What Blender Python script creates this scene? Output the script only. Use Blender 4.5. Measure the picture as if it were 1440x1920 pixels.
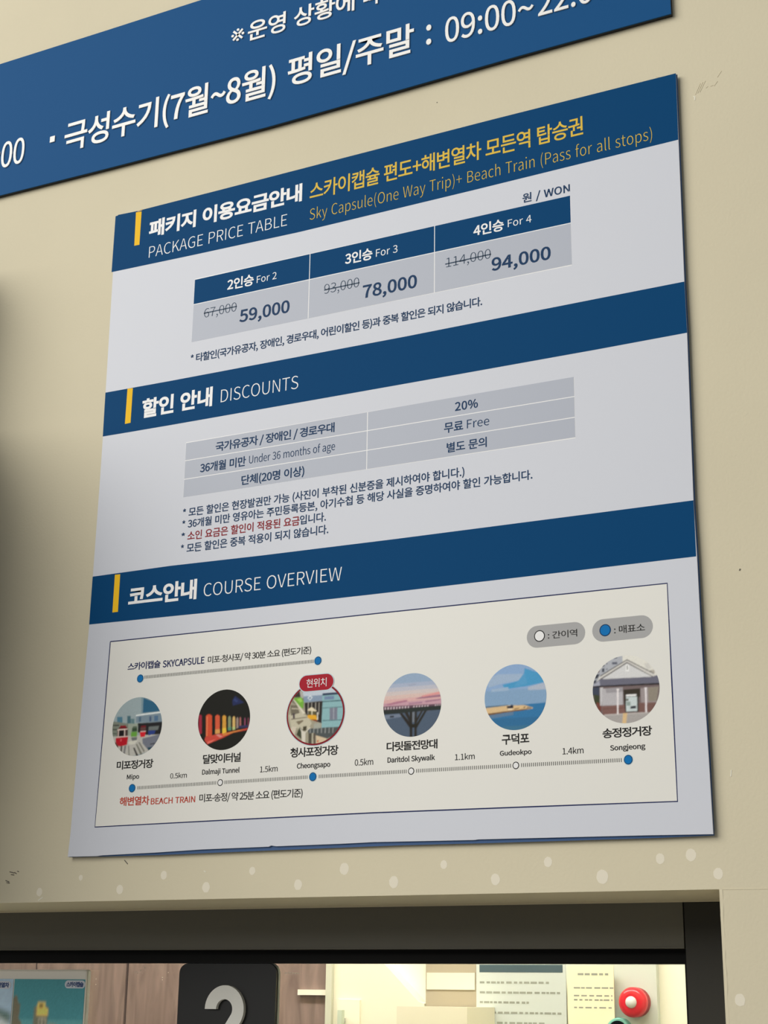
import bpy, bmesh, math, random
import numpy as np
from mathutils import Matrix, Vector
from mathutils.geometry import tessellate_polygon
random.seed(7)
SC = bpy.context.scene
for o in list(bpy.data.objects): bpy.data.objects.remove(o)
COL = SC.collection

# ---------------------------------------------------------------- camera
Z0 = 1.85                       # height of the price board's bottom edge above the pavement
cam = bpy.data.cameras.new('camera'); cam.sensor_fit = 'VERTICAL'; cam.sensor_height = 36.0
cam.lens = 54.909; cam.clip_start = 0.05; cam.clip_end = 200
cam_o = bpy.data.objects.new('camera', cam); COL.objects.link(cam_o); SC.camera = cam_o
def _w(a): return Vector((a[0], -a[2], a[1]))
_r = _w((0.89211562, 0.01319722, -0.45161439)); _d = _w((-0.12390224, -0.95410558, -0.27263672)); _f = _w((-0.43448585, 0.2991795, -0.84953733))
m = Matrix((( _r.x, -_d.x, -_f.x, 1.40343), (_r.y, -_d.y, -_f.y, -1.78747), (_r.z, -_d.z, -_f.z, Z0 - 0.18723), (0, 0, 0, 1)))
cam_o.matrix_world = m

# ---------------------------------------------------------------- world and lights
SC.view_settings.view_transform = 'Standard'; SC.view_settings.look = 'None'
SC.view_settings.gamma = 1.0; SC.view_settings.exposure = 0.0; SC.view_settings.use_curve_mapping = False
wd = bpy.data.worlds.new('world'); SC.world = wd; wd.use_nodes = True
nt = wd.node_tree; bg = nt.nodes['Background']
tc = nt.nodes.new('ShaderNodeTexCoord'); sx = nt.nodes.new('ShaderNodeSeparateXYZ'); cr = nt.nodes.new('ShaderNodeValToRGB')
nt.links.new(tc.outputs['Generated'], sx.inputs[0]); nt.links.new(sx.outputs['Z'], cr.inputs[0]); nt.links.new(cr.outputs[0], bg.inputs[0])
cr.color_ramp.elements[0].position = 0.0; cr.color_ramp.elements[0].color = (0.62, 0.68, 0.76, 1)
cr.color_ramp.elements[1].position = 0.8; cr.color_ramp.elements[1].color = (0.88, 0.94, 1.0, 1)
bg.inputs[1].default_value = 0.25
def area(name, loc, aim, size, power, col):
    l = bpy.data.lights.new(name, 'AREA'); l.shape = 'RECTANGLE'; l.size, l.size_y = size; l.energy = power; l.color = col
    o = bpy.data.objects.new(name, l); COL.objects.link(o); o.location = loc
    o.rotation_euler = (Vector(aim) - Vector(loc)).to_track_quat('-Z', 'Y').to_euler(); return o
area('skylight', (-4.6, -6.8, 6.4), (0.6, 0, 2.5), (8.4, 6.6), 900, (1.0, 0.965, 0.90))

# ---------------------------------------------------------------- helpers
def lin(c): return tuple(((x/255)/12.92 if x/255 <= 0.04045 else ((x/255+0.055)/1.055)**2.4) for x in c)
def mat(name, rgb, rough=0.5, spec=0.5, bump=None, var=None, metal=0.0, emit=None, linear=False):
    M = bpy.data.materials.new(name); M.use_nodes = True; N = M.node_tree; b = N.nodes['Principled BSDF']
    c = rgb if linear else lin(rgb)
    b.inputs['Base Color'].default_value = (*c, 1); b.inputs['Roughness'].default_value = rough
    b.inputs['Specular IOR Level'].default_value = spec; b.inputs['Metallic'].default_value = metal
    t = N.nodes.new('ShaderNodeTexCoord')
    if var:
        n = N.nodes.new('ShaderNodeTexNoise'); n.inputs['Scale'].default_value = var[0]; n.inputs['Detail'].default_value = 5
        N.links.new(t.outputs['Object'], n.inputs['Vector'])
        r = N.nodes.new('ShaderNodeValToRGB'); N.links.new(n.outputs['Fac'], r.inputs[0])
        r.color_ramp.elements[0].position = 0.3; r.color_ramp.elements[1].position = 0.7
        r.color_ramp.elements[0].color = (*[x*(1-var[1]) for x in c], 1); r.color_ramp.elements[1].color = (*[min(1, x*(1+var[1])) for x in c], 1)
        N.links.new(r.outputs[0], b.inputs['Base Color'])
    if bump:
        n = N.nodes.new('ShaderNodeTexNoise'); n.inputs['Scale'].default_value = bump[0]; n.inputs['Detail'].default_value = 4
        N.links.new(t.outputs['Object'], n.inputs['Vector'])
        p = N.nodes.new('ShaderNodeBump'); p.inputs['Strength'].default_value = bump[1]; p.inputs['Distance'].default_value = bump[2]
        N.links.new(n.outputs['Fac'], p.inputs['Height']); N.links.new(p.outputs[0], b.inputs['Normal'])
    if emit:
        b.inputs['Emission Color'].default_value = (*lin(emit[0]), 1); b.inputs['Emission Strength'].default_value = emit[1]
    return M
def empty(name, loc, label=None, cat=None, group=None, kind=None):
    o = bpy.data.objects.new(name, None); COL.objects.link(o); o.location = loc; o.empty_display_size = 0.05
    tag(o, label, cat, group, kind); return o
def tag(o, label=None, cat=None, group=None, kind=None):
    if label: o['label'] = label
    if cat: o['category'] = cat
    if group: o['group'] = group
    if kind: o['kind'] = kind
    return o
def origin(p):
    v = Vector((0, 0, 0))
    while p is not None: v += p.location; p = p.parent
    return v
def obj(name, me, m_=None, parent=None):
    """link a mesh given in world coordinates as one object"""
    me.name = name
    if m_ is not None: me.materials.clear(); me.materials.append(m_)
    o = bpy.data.objects.new(name, me); COL.objects.link(o)
    if parent is not None:
        o.parent = parent; me.transform(Matrix.Translation(-origin(parent)))
    return o
def tomesh(bm, bev=0.0, seg=2):
    if bev: bmesh.ops.bevel(bm, geom=[e for e in bm.edges if e.calc_face_angle(0) > 0.5], offset=bev, segments=seg, affect='EDGES', clamp_overlap=True)
    bmesh.ops.recalc_face_normals(bm, faces=bm.faces)
    me = bpy.data.meshes.new('m'); bm.to_mesh(me); bm.free(); return me
def box_bm(bm, x0, x1, y0, y1, z0, z1):
    v = [bm.verts.new(p) for p in ((x0,y0,z0),(x1,y0,z0),(x1,y1,z0),(x0,y1,z0),(x0,y0,z1),(x1,y0,z1),(x1,y1,z1),(x0,y1,z1))]
    for f in ((0,3,2,1),(4,5,6,7),(0,1,5,4),(1,2,6,5),(2,3,7,6),(3,0,4,7)): bm.faces.new([v[i] for i in f])
def box(x0, x1, y0, y1, z0, z1, bev=0.0):
    bm = bmesh.new(); box_bm(bm, x0, x1, y0, y1, z0, z1); return tomesh(bm, bev)
def slab_bm(bm, pts, y0, y1):
    """prism from a (u, v) outline on the wall plane, front at y0, back at y1"""
    a = [bm.verts.new((u, y0, Z0 + v)) for u, v in pts]; b = [bm.verts.new((u, y1, Z0 + v)) for u, v in pts]; n = len(pts)
    f = bm.faces.new(a); g = bm.faces.new(b[::-1])
    for i in range(n): bm.faces.new((a[i], b[i], b[(i+1) % n], a[(i+1) % n]))
def slab(pts, y0, y1, bev=0.0):
    bm = bmesh.new(); slab_bm(bm, pts, y0, y1); return tomesh(bm, bev)
def ell(cu, cv, ru, rv, n=64): return [(cu + ru*math.cos(2*math.pi*i/n), cv + rv*math.sin(2*math.pi*i/n)) for i in range(n)]
def pill(cu, cv, hw, hh, n=14):
    r = hh; o = []
    for s, a0 in ((1, -math.pi/2), (-1, math.pi/2)):
        for i in range(n+1):
            a = a0 + math.pi*i/n; o.append((cu + s*(hw-r) + r*math.cos(a), cv + r*math.sin(a)))
    return o
def rrect(u0, u1, v0, v1, r, n=6):
    o = []
    for cu, cv, a0 in ((u1-r, v0+r, -90), (u1-r, v1-r, 0), (u0+r, v1-r, 90), (u0+r, v0+r, 180)):
        for i in range(n+1):
            a = math.radians(a0 + 90*i/n); o.append((cu + r*math.cos(a), cv + r*math.sin(a)))
    return o
def strip_pts(pts, w):
    """outline of a line of width w along (u, v) points"""
    L, R = [], []
    for i, p in enumerate(pts):
        a = pts[max(i-1, 0)]; b = pts[min(i+1, len(pts)-1)]
        dx, dy = b[0]-a[0], b[1]-a[1]; l = math.hypot(dx, dy) or 1; nx, ny = -dy/l*w/2, dx/l*w/2
        L.append((p[0]-nx, p[1]-ny)); R.append((p[0]+nx, p[1]+ny))
    return L + R[::-1]

# ---------------------------------------------------------------- lettering
GL = {
 '%': [921,[205,284,105,284,306,284,372,517,372,369,372,663,205,746,306,746,105,746,39,517,39,663,39,369],[205,340,263,340,147,340,108,517,108,400,108,634,205,690,147,690,263,690,302,517,302,634,302,400],[226,-13,361,240,247,-13,288,-13,267,-13,423,240,693,746,558,493,672,746,631,746,652,746,496,493],[716,-13,616,-13,816,-13,882,219,882,71,882,366,716,449,816,449,616,449,550,219,550,366,550,71],[716,43,773,43,658,43,618,219,618,102,618,336,716,393,658,393,773,393,814,219,814,336,814,102]],
 '(': [338,[239,-196,147,-47,258,-188,295,-171,276,-179,209,-29,168,311,168,141,168,480,295,792,209,649,276,801,239,818,258,809,147,668,92,311,92,507,92,114]],
 ')': [338,[99,-196,80,-188,191,-47,246,311,246,114,246,507,99,818,191,668,80,809,42,792,61,801,128,649,171,311,171,480,171,141,42,-171,128,-29,61,-179]],
 '*': [467,[154,471,139,481,181,503,234,566,207,534,260,534,312,471,286,503,327,481,356,502,341,492,335,537,292,607,313,572,328,622,401,653,365,638,395,670,384,704,390,687,346,695,270,676,308,685,267,716,260,796,263,756,242,796,206,796,224,796,203,756,196,675,199,715,158,685,82,704,120,694,76,687,65,653,71,670,101,638,173,607,137,622,152,572,110,502,131,537,125,492]],
 '+': [555,[241,116,241,189,265,116,314,116,290,116,314,189,314,335,314,262,382,335,518,335,450,335,518,358,518,403,518,380,450,403,314,403,382,403,314,476,314,622,314,549,290,622,241,622,265,622,241,549,241,403,241,476,173,403,38,403,106,403,38,380,38,335,38,358,106,335,241,335,173,335,241,262]],
 ',': [278,[75,-190,68,-172,165,-152,221,19,221,-77,221,86,144,126,192,126,107,126,75,62,75,102,75,22,142,-2,106,-2,146,-2,153,-1,149,-1,152,-61,53,-136,115,-109,60,-154]],
 '-': [347,[46,245,46,268,131,245,302,245,217,245,302,268,302,315,302,292,217,315,46,315,131,315,46,292]],
 '.': [278,[139,-13,102,-13,175,-13,205,56,205,15,205,98,139,126,175,126,102,126,73,56,73,98,73,15]],
 '/': [392,[11,-179,111,145,33,-179,78,-179,56,-179,178,145,377,794,277,470,355,794,311,794,333,794,211,470]],
 '0': [555,[278,-13,138,-13,417,-13,506,369,506,113,506,623,278,746,417,746,138,746,50,369,50,623,50,113],[278,61,361,61,195,61,138,369,138,154,138,583,278,674,195,674,361,674,418,369,418,583,418,154]],
 '1': [555,[88,0,88,25,222,0,490,0,356,0,490,25,490,76,490,51,441,76,343,76,392,76,343,295,343,733,343,514,320,733,273,733,296,733,233,710,121,681,186,693,121,662,121,623,121,642,165,623,252,623,208,623,252,441,252,76,252,258,197,76,88,76,143,76,88,51]],
 '2': [555,[44,0,44,18,198,0,505,0,351,0,505,26,505,79,505,53,437,79,302,79,370,79,265,79,182,72,220,75,354,235,470,531,470,384,470,661,256,746,387,746,163,746,40,639,99,704,58,622,93,587,75,604,134,636,245,672,185,672,336,672,380,527,380,611,380,401,44,54,274,255,44,36]],
 '3': [555,[263,-13,149,-13,394,-13,499,196,499,65,499,297,344,382,430,361,344,384,344,387,344,385,422,414,474,563,474,474,474,679,260,746,384,746,176,746,56,659,111,709,72,640,105,601,89,620,147,643,257,672,198,672,334,672,381,556,381,626,381,477,178,416,330,416,178,393,178,346,178,369,348,346,406,199,406,288,406,115,257,63,345,63,174,63,76,147,119,103,60,127,29,88,45,108,77,35]],
 '4': [555,[340,0,340,67,369,0,426,0,397,0,426,67,426,202,426,135,459,202,524,202,491,202,524,226,524,275,524,251,491,275,426,275,459,275,426,428,426,733,426,580,392,733,325,733,359,733,223,576,20,262,122,419,20,242,20,202,20,222,127,202,340,202,233,202,340,135],[340,275,340,350,265,275,115,275,190,275,171,358,282,525,226,442,303,561,341,633,323,598,342,633,345,633,344,633,343,596,340,500,340,536,340,425]],
 '5': [555,[262,-13,147,-13,385,-13,502,238,502,78,502,400,281,472,402,472,237,472,171,443,204,461,177,514,190,655,184,584,282,655,466,655,374,655,466,681,466,733,466,707,347,733,110,733,229,733,102,619,86,391,94,505,102,381,135,360,119,370,177,388,257,403,208,403,349,403,409,236,409,341,409,129,253,63,340,63,168,63,73,144,114,102,58,124,27,84,42,104,77,35]],
 '6': [555,[301,-13,161,-13,415,-13,512,225,512,83,512,379,308,455,432,455,251,455,142,367,187,422,146,594,331,671,229,671,375,671,447,615,419,649,464,634,499,671,482,652,458,715,327,746,403,746,185,746,56,350,56,637,56,108],[144,294,154,142,192,362,293,387,248,387,382,387,425,225,425,324,425,125,301,59,371,59,209,59]],
 '7': [555,[198,0,211,278,230,0,293,0,261,0,305,287,508,678,336,458,508,696,508,733,508,715,355,733,49,733,202,733,49,707,49,655,49,681,168,655,405,655,286,655,261,455]],
 '8': [555,[280,-13,144,-13,417,-13,509,176,509,70,509,277,386,369,450,332,386,371,386,374,386,372,429,408,483,551,483,474,483,664,282,744,407,744,168,744,81,558,81,669,81,481,180,389,127,426,180,388,180,385,180,386,113,349,46,182,46,280,46,69],[330,398,379,442,243,432,164,558,164,471,164,629,281,676,213,676,359,676,405,546,405,619,405,492],[281,55,366,55,193,55,127,190,127,112,127,260,228,356,169,318,332,314,422,179,422,278,422,106]],
 '9': [555,[235,-13,155,-13,372,-13,501,398,501,101,501,631,254,746,395,746,140,746,44,508,44,651,44,357,246,278,124,278,307,278,415,367,370,313,408,140,232,63,326,63,184,63,108,119,140,84,91,100,58,62,75,81,99,19],[414,444,404,595,365,374,261,346,310,346,174,346,130,508,130,410,130,609,255,675,184,675,348,675]],
 ':': [278,[139,390,102,390,175,390,205,460,205,418,205,501,139,530,175,530,102,530,73,460,73,501,73,418],[139,-13,102,-13,175,-13,205,56,205,15,205,98,139,126,175,126,102,126,73,56,73,98,73,15]],
 'A': [608,[4,0,87,244,35,0,97,0,66,0,121,75,168,224,144,149,257,224,436,224,347,224,459,149,506,0,483,75,539,0,604,0,571,0,521,244,355,733,438,489,321,733,252,733,286,733,169,489],[191,297,265,297,203,335,227,410,215,372,253,493,300,658,277,572,301,658,304,658,303,658,328,573,378,410,351,493,390,372,413,297,401,335,339,297]],
 'B': [657,[101,0,101,244,179,0,334,0,256,0,498,0,612,215,612,71,612,315,463,390,550,373,463,392,463,395,463,393,532,417,570,554,570,481,570,683,318,733,466,733,246,733,101,733,173,733,101,489],[193,422,229,422,193,501,193,660,193,581,231,660,306,660,268,660,421,660,479,542,479,628,479,467,302,422,428,422,266,422],[193,74,236,74,193,166,193,350,193,258,236,350,321,350,278,350,450,350,521,218,521,309,521,119,321,74,447,74,278,74]],
 'C': [638,[377,-13,194,-13,472,-13,602,92,544,25,585,112,551,151,568,131,504,99,381,68,451,68,241,68,153,369,153,184,153,552,384,665,246,665,447,665,534,596,495,637,551,616,584,656,567,636,542,703,383,746,472,746,197,746,58,366,58,603,58,128]],
 'D': [688,[101,0,101,244,163,0,288,0,226,0,509,0,629,369,629,137,629,603,284,733,509,733,223,733,101,733,162,733,101,489],[193,76,221,76,193,270,193,658,193,464,221,658,276,658,248,658,449,658,534,369,534,555,534,184,276,76,449,76,248,76]],
 'E': [589,[101,0,101,244,245,0,534,0,390,0,534,26,534,79,534,53,420,79,193,79,307,79,193,168,193,346,193,257,286,346,471,346,378,346,471,372,471,425,471,399,378,425,193,425,286,425,193,502,193,655,193,578,303,655,523,655,413,655,523,681,523,733,523,707,382,733,101,733,242,733,101,489]],
 'F': [552,[101,0,101,244,132,0,193,0,162,0,193,110,193,329,193,219,286,329,473,329,380,329,473,355,473,407,473,381,380,407,193,407,286,407,193,490,193,655,193,572,303,655,523,655,413,655,523,681,523,733,523,707,382,733,101,733,242,733,101,489]],
 'G': [689,[389,-13,196,-13,487,-13,615,72,568,23,615,175,615,380,615,277,535,380,374,380,454,380,374,354,374,303,374,329,426,303,530,303,478,303,530,239,530,111,530,175,501,84,398,68,450,68,241,68,153,369,153,184,153,552,397,665,249,665,470,665,555,596,518,634,572,616,605,656,588,636,563,700,394,746,496,746,200,746,58,366,58,603,58,128]],
 'H': [728,[101,0,101,244,132,0,193,0,162,0,193,115,193,346,193,231,307,346,535,346,421,346,535,231,535,0,535,115,566,0,628,0,597,0,628,244,628,733,628,489,597,733,535,733,566,733,535,631,535,426,535,528,421,426,193,426,307,426,193,528,193,733,193,631,162,733,101,733,132,733,101,489]],
 'I': [293,[101,0,101,244,132,0,193,0,162,0,193,244,193,733,193,489,162,733,101,733,132,733,101,489]],
 'K': [646,[101,0,101,244,132,0,193,0,162,0,193,77,193,232,193,155,235,282,319,382,277,332,392,255,539,0,466,127,573,0,642,0,608,0,554,152,377,455,465,303,454,548,607,733,530,640,572,733,502,733,537,733,400,610,195,365,297,488,194,365,193,365,194,365,193,488,193,733,193,610,162,733,101,733,132,733,101,489]],
 'L': [543,[101,0,101,244,239,0,514,0,376,0,514,26,514,79,514,53,407,79,193,79,300,79,193,297,193,733,193,515,162,733,101,733,132,733,101,489]],
 'M': [812,[101,0,101,244,129,0,184,0,156,0,184,135,184,406,184,271,184,469,172,622,178,558,173,622,176,622,175,622,196,566,235,455,215,511,281,328,374,74,328,201,395,74,436,74,415,74,482,201,574,455,528,328,594,511,633,622,613,566,634,622,637,622,636,622,632,558,625,406,625,469,625,271,625,0,625,135,654,0,711,0,682,0,711,244,711,733,711,489,674,733,600,733,637,733,553,602,460,341,507,472,443,291,409,188,428,239,408,188,405,188,406,188,387,239,352,341,371,291,305,472,212,733,259,602,175,733,101,733,138,733,101,489]],
 'N': [723,[101,0,101,244,130,0,188,0,159,0,188,128,188,385,188,257,188,462,177,614,181,540,178,614,181,614,180,614,207,564,260,463,234,513,349,309,527,0,438,154,559,0,622,0,590,0,622,244,622,733,622,489,593,733,534,733,563,733,534,606,534,352,534,479,534,276,547,120,541,193,545,120,542,120,544,120,516,170,463,271,489,221,374,425,195,733,284,579,164,733,101,733,132,733,101,489]],
 'O': [742,[371,-13,187,-13,555,-13,684,369,684,134,684,604,371,746,555,746,187,746,58,369,58,604,58,134],[371,68,503,68,239,68,153,369,153,186,153,552,371,665,239,665,503,665,589,369,589,552,589,186]],
 'P': [633,[101,0,101,244,132,0,193,0,162,0,193,97,193,292,193,195,233,292,314,292,274,292,475,292,584,518,584,363,584,678,310,733,474,733,240,733,101,733,171,733,101,489],[193,367,229,367,193,464,193,658,193,561,228,658,298,658,263,658,427,658,492,518,492,625,492,413,302,367,431,367,266,367]],
 'R': [635,[193,385,234,385,193,476,193,658,193,567,234,658,316,658,275,658,431,658,494,528,494,624,494,432,316,385,431,385,275,385],[503,0,444,104,538,0,607,0,572,0,545,107,421,321,483,214,520,345,586,528,586,413,586,680,330,733,479,733,254,733,101,733,177,733,101,489,101,0,101,244,132,0,193,0,162,0,193,104,193,311,193,207,237,311,325,311,281,311,384,207]],
 'S': [596,[304,-13,200,-13,457,-13,553,195,553,79,553,304,402,391,487,354,367,406,298,436,333,421,241,460,176,559,176,487,176,624,313,665,230,665,381,665,480,597,435,639,496,617,528,656,512,636,477,709,313,746,400,746,180,746,82,552,82,665,82,445,231,364,163,393,266,349,336,318,301,333,406,287,459,187,459,263,459,116,305,68,402,68,229,68,103,159,155,104,85,138,48,95,66,116,111,29]],
 'T': [599,[253,0,253,218,284,0,346,0,315,0,346,218,346,655,346,437,420,655,568,655,494,655,568,681,568,733,568,707,389,733,31,733,210,733,31,707,31,655,31,681,105,655,253,655,179,655,253,437]],
 'U': [721,[361,-13,211,-13,510,-13,624,302,624,67,624,446,624,733,624,589,594,733,535,733,565,733,535,589,535,300,535,444,535,124,361,68,458,68,265,68,190,300,190,124,190,444,190,733,190,589,159,733,98,733,129,733,98,589,98,302,98,446,98,67]],
 'V': [575,[235,0,157,244,271,0,342,0,306,0,420,244,575,733,497,489,544,733,481,733,512,733,442,601,363,336,402,468,338,250,292,94,320,180,291,94,288,94,289,94,261,180,217,336,242,250,177,468,98,733,138,601,66,733,1,733,33,733,79,489]],
 'W': [878,[181,0,129,244,218,0,291,0,254,0,327,147,400,442,364,295,412,500,437,609,426,553,438,609,441,609,440,609,453,553,477,442,464,500,514,295,588,0,551,147,625,0,700,0,663,0,750,244,851,733,801,489,822,733,763,733,792,733,737,600,684,334,710,467,671,255,644,96,657,176,642,96,638,96,640,96,620,176,586,334,604,256,552,467,484,733,518,600,456,733,399,733,427,733,365,600,298,334,332,467,280,255,246,96,262,176,245,96,242,96,243,96,227,176,198,334,213,255,172,467,121,733,147,600,89,733,26,733,58,733,78,489]],
 'Y': [531,[219,0,219,95,250,0,311,0,280,0,311,95,311,284,311,189,385,434,532,733,458,583,500,733,436,733,468,733,405,664,342,526,373,595,319,472,268,365,294,420,267,365,264,365,265,365,238,420,192,526,216,472,160,595,97,733,129,664,64,733,-1,733,32,733,72,583,219,284,146,434,219,189]],
 'a': [563,[217,-13,126,-13,284,-13,397,65,345,22,398,65,400,65,399,65,403,43,408,0,405,22,433,0,483,0,458,0,483,111,483,334,483,223,483,469,295,557,428,557,207,557,82,486,131,518,94,465,117,423,105,444,160,452,280,481,217,481,369,481,392,344,392,414,161,318,59,141,59,259,59,43],[243,61,295,61,189,61,147,147,147,85,147,217,392,283,209,262,392,233,392,132,392,182,339,85]],
 'c': [510,[306,-13,162,-13,371,-13,482,55,433,13,469,76,442,117,455,96,408,87,314,63,364,63,214,63,146,271,146,146,146,396,317,480,218,480,359,480,425,433,394,461,440,453,471,493,456,473,433,527,313,557,384,557,173,557,52,271,52,452,52,91]],
 'd': [620,[277,-13,141,-13,342,-13,442,64,400,22,443,64,445,64,444,64,448,43,453,0,450,21,478,0,528,0,503,0,528,265,528,796,528,531,497,796,436,796,467,796,436,726,436,587,436,657,438,556,441,494,439,525,393,533,288,557,352,557,164,557,53,271,53,447,53,90],[297,64,347,64,202,64,147,272,147,141,147,396,304,480,217,480,349,480,436,423,391,464,436,328,436,138,436,233,391,88]],
 'e': [554,[312,-13,167,-13,385,-13,490,42,443,11,479,62,458,103,469,83,417,76,322,60,375,60,219,60,142,250,148,134,264,250,508,250,386,250,510,264,512,302,512,282,512,457,295,557,434,557,171,557,52,271,52,448,52,92],[141,315,238,315,152,423,297,484,220,484,382,484,432,315,432,425,335,315]],
 'f': [325,[33,469,33,492,58,469,107,469,82,469,107,313,107,0,107,156,137,0,198,0,168,0,198,156,198,469,198,313,236,469,313,469,275,469,313,494,313,543,313,518,275,543,198,543,236,543,198,572,198,629,198,600,198,699,275,736,223,736,294,736,336,721,316,731,343,745,356,792,349,768,331,802,265,809,299,809,157,809,107,630,107,740,107,601,107,543,107,572,82,541,33,538,58,540,33,515]],
 'g': [564,[275,-250,143,-250,443,-250,550,-62,550,-163,550,28,361,67,486,67,325,67,254,67,290,67,181,67,159,126,159,92,159,156,194,191,174,174,218,179,274,172,248,172,386,172,473,361,473,245,473,408,429,473,455,448,466,473,540,473,503,473,540,496,540,543,540,520,477,543,351,543,414,543,332,551,274,557,305,557,165,557,71,363,71,482,71,298,142,217,106,245,142,216,142,213,142,214,113,193,82,112,82,157,82,69,131,23,103,40,131,21,131,18,131,20,80,-13,51,-105,51,-58,51,-198],[274,234,337,234,212,234,159,363,159,284,159,443,274,490,211,490,339,490,390,363,390,443,390,284],[288,-187,393,-187,189,-187,131,-92,131,-150,131,-61,186,0,147,-28,210,-6,256,-8,236,-8,287,-8,350,-8,319,-8,422,-8,460,-77,460,-26,460,-133]],
 'h': [607,[92,0,92,265,123,0,184,0,153,0,184,131,184,394,184,263,238,449,332,477,276,477,404,477,435,332,435,434,435,221,435,0,435,111,465,0,526,0,496,0,526,115,526,344,526,229,526,482,360,557,474,557,286,557,180,466,230,516,181,503,184,578,183,541,184,651,184,796,184,723,153,796,92,796,123,796,92,531]],
 'i': [275,[92,0,92,181,123,0,184,0,153,0,184,181,184,543,184,362,153,543,92,543,123,543,92,362],[138,655,102,655,174,655,199,716,199,679,199,751,138,775,174,775,102,775,78,716,78,751,78,679]],
 'j': [275,[35,-242,3,-242,143,-242,184,-62,184,-173,184,140,184,543,184,341,154,543,93,543,123,543,93,341,93,-62,93,140,93,-128,26,-169,80,-169,7,-169,-26,-159,-12,-164,-32,-182,-44,-228,-38,-205,-25,-236],[138,655,102,655,173,655,199,716,199,679,199,751,138,775,173,775,102,775,77,716,77,751,77,679]],
 'k': [552,[92,0,92,265,122,0,182,0,152,0,182,48,182,143,182,95,216,183,284,262,250,222,337,175,443,0,390,87,476,0,542,0,509,0,474,108,337,324,405,216,397,397,518,543,458,470,484,543,416,543,450,543,339,448,186,257,263,352,185,257,182,257,183,257,182,437,182,796,182,616,152,796,92,796,122,796,92,531]],
 'l': [284,[188,-13,120,-13,213,-13,241,-5,228,-9,237,18,228,65,232,42,218,63,209,63,214,63,195,63,184,102,184,74,184,333,184,796,184,565,153,796,92,796,123,796,92,567,92,108,92,337,92,31]],
 'm': [926,[92,0,92,181,123,0,184,0,153,0,184,131,184,394,184,263,233,450,320,477,279,477,389,477,421,332,421,434,421,221,421,0,421,111,451,0,512,0,482,0,512,131,512,394,512,263,563,450,649,477,607,477,718,477,750,332,750,434,750,221,750,0,750,111,780,0,841,0,811,0,841,115,841,344,841,229,841,482,677,557,788,557,610,557,497,453,554,514,475,517,347,557,431,557,282,557,178,464,226,516,177,464,176,464,177,464,173,490,167,543,170,517,142,543,92,543,117,543,92,362]],
 'n': [610,[92,0,92,181,123,0,184,0,153,0,184,131,184,394,184,263,238,449,332,477,276,477,404,477,435,332,435,434,435,221,435,0,435,111,465,0,526,0,496,0,526,115,526,344,526,229,526,482,360,557,474,557,286,557,178,464,229,516,177,464,176,464,177,464,173,490,167,543,170,517,142,543,92,543,117,543,92,362]],
 'o': [606,[303,-13,170,-13,436,-13,554,271,554,91,554,452,303,557,436,557,170,557,52,271,52,452,52,91],[303,63,397,63,209,63,146,271,146,146,146,396,303,480,209,480,397,480,461,271,461,396,461,146]],
 'p': [620,[92,-229,92,28,123,-229,184,-229,153,-229,184,-168,184,-45,184,-106,183,-13,181,50,182,18,230,9,331,-13,282,-13,455,-13,567,280,567,94,567,448,351,557,491,557,288,557,178,480,227,521,177,480,176,480,177,480,173,501,167,543,170,522,142,543,92,543,117,543,92,286],[316,64,406,64,280,64,184,120,232,78,184,215,184,406,184,311,236,454,328,480,283,480,432,480,472,279,472,400,472,145]],
 'r': [388,[92,0,92,181,123,0,184,0,153,0,184,116,184,349,184,233,220,441,320,475,275,475,343,475,373,466,355,472,379,492,390,545,384,519,373,554,332,557,356,557,272,557,178,444,216,513,177,444,176,444,177,444,173,477,167,543,170,510,142,543,92,543,117,543,92,362]],
 's': [468,[234,-13,157,-13,362,-13,431,148,431,60,431,251,266,313,345,283,205,336,149,407,149,356,149,450,250,486,181,486,298,486,373,438,336,465,388,457,417,495,402,476,376,529,249,557,316,557,130,557,62,403,62,489,62,310,220,246,144,274,280,224,344,143,344,198,344,96,237,58,309,58,172,58,76,123,124,84,61,103,32,62,47,82,83,19]],
 't': [377,[262,-13,147,-13,296,-13,363,7,332,-3,357,30,345,76,351,53,327,68,283,61,303,61,220,61,199,165,199,99,199,266,199,469,199,368,248,469,347,469,298,469,347,494,347,543,347,518,298,543,199,543,248,543,199,594,199,696,199,645,174,696,123,696,148,696,120,645,113,543,116,594,84,541,27,538,56,540,27,515,27,469,27,492,54,469,108,469,81,469,108,369,108,168,108,268,108,59]],
 'u': [607,[251,-13,136,-13,325,-13,430,85,379,26,431,85,433,85,432,85,435,57,440,0,438,28,465,0,516,0,491,0,516,181,516,543,516,362,486,543,425,543,455,543,425,415,425,158,425,286,373,94,278,66,334,66,206,66,176,210,176,109,176,321,176,543,176,432,145,543,84,543,115,543,84,428,84,199,84,314,84,60]],
 'w': [802,[178,0,128,181,213,0,284,0,249,0,310,97,361,291,335,194,375,343,398,449,386,394,400,449,403,449,401,449,416,394,440,293,426,344,466,195,518,0,492,98,555,0,629,0,592,0,678,181,776,543,727,362,747,543,688,543,717,543,662,438,609,229,635,334,597,177,576,78,587,128,574,78,571,78,573,78,558,128,533,229,546,177,505,334,448,543,476,438,418,543,359,543,389,543,331,438,274,229,302,334,261,177,238,78,249,128,236,78,233,78,235,78,222,128,201,229,212,177,174,334,120,543,147,438,89,543,27,543,58,543,77,362]],
 'y': [521,[101,-234,76,-234,209,-234,304,-46,266,-152,372,150,508,543,440,347,478,543,419,543,449,543,386,443,321,242,354,342,307,193,277,88,291,138,275,88,272,88,274,88,253,139,218,242,235,194,181,342,108,543,145,443,76,543,13,543,45,543,86,362,231,-1,158,180,227,-15,219,-42,223,-28,196,-109,97,-159,158,-159,82,-159,55,-150,66,-154,49,-174,37,-223,43,-199,54,-230]],
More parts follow.
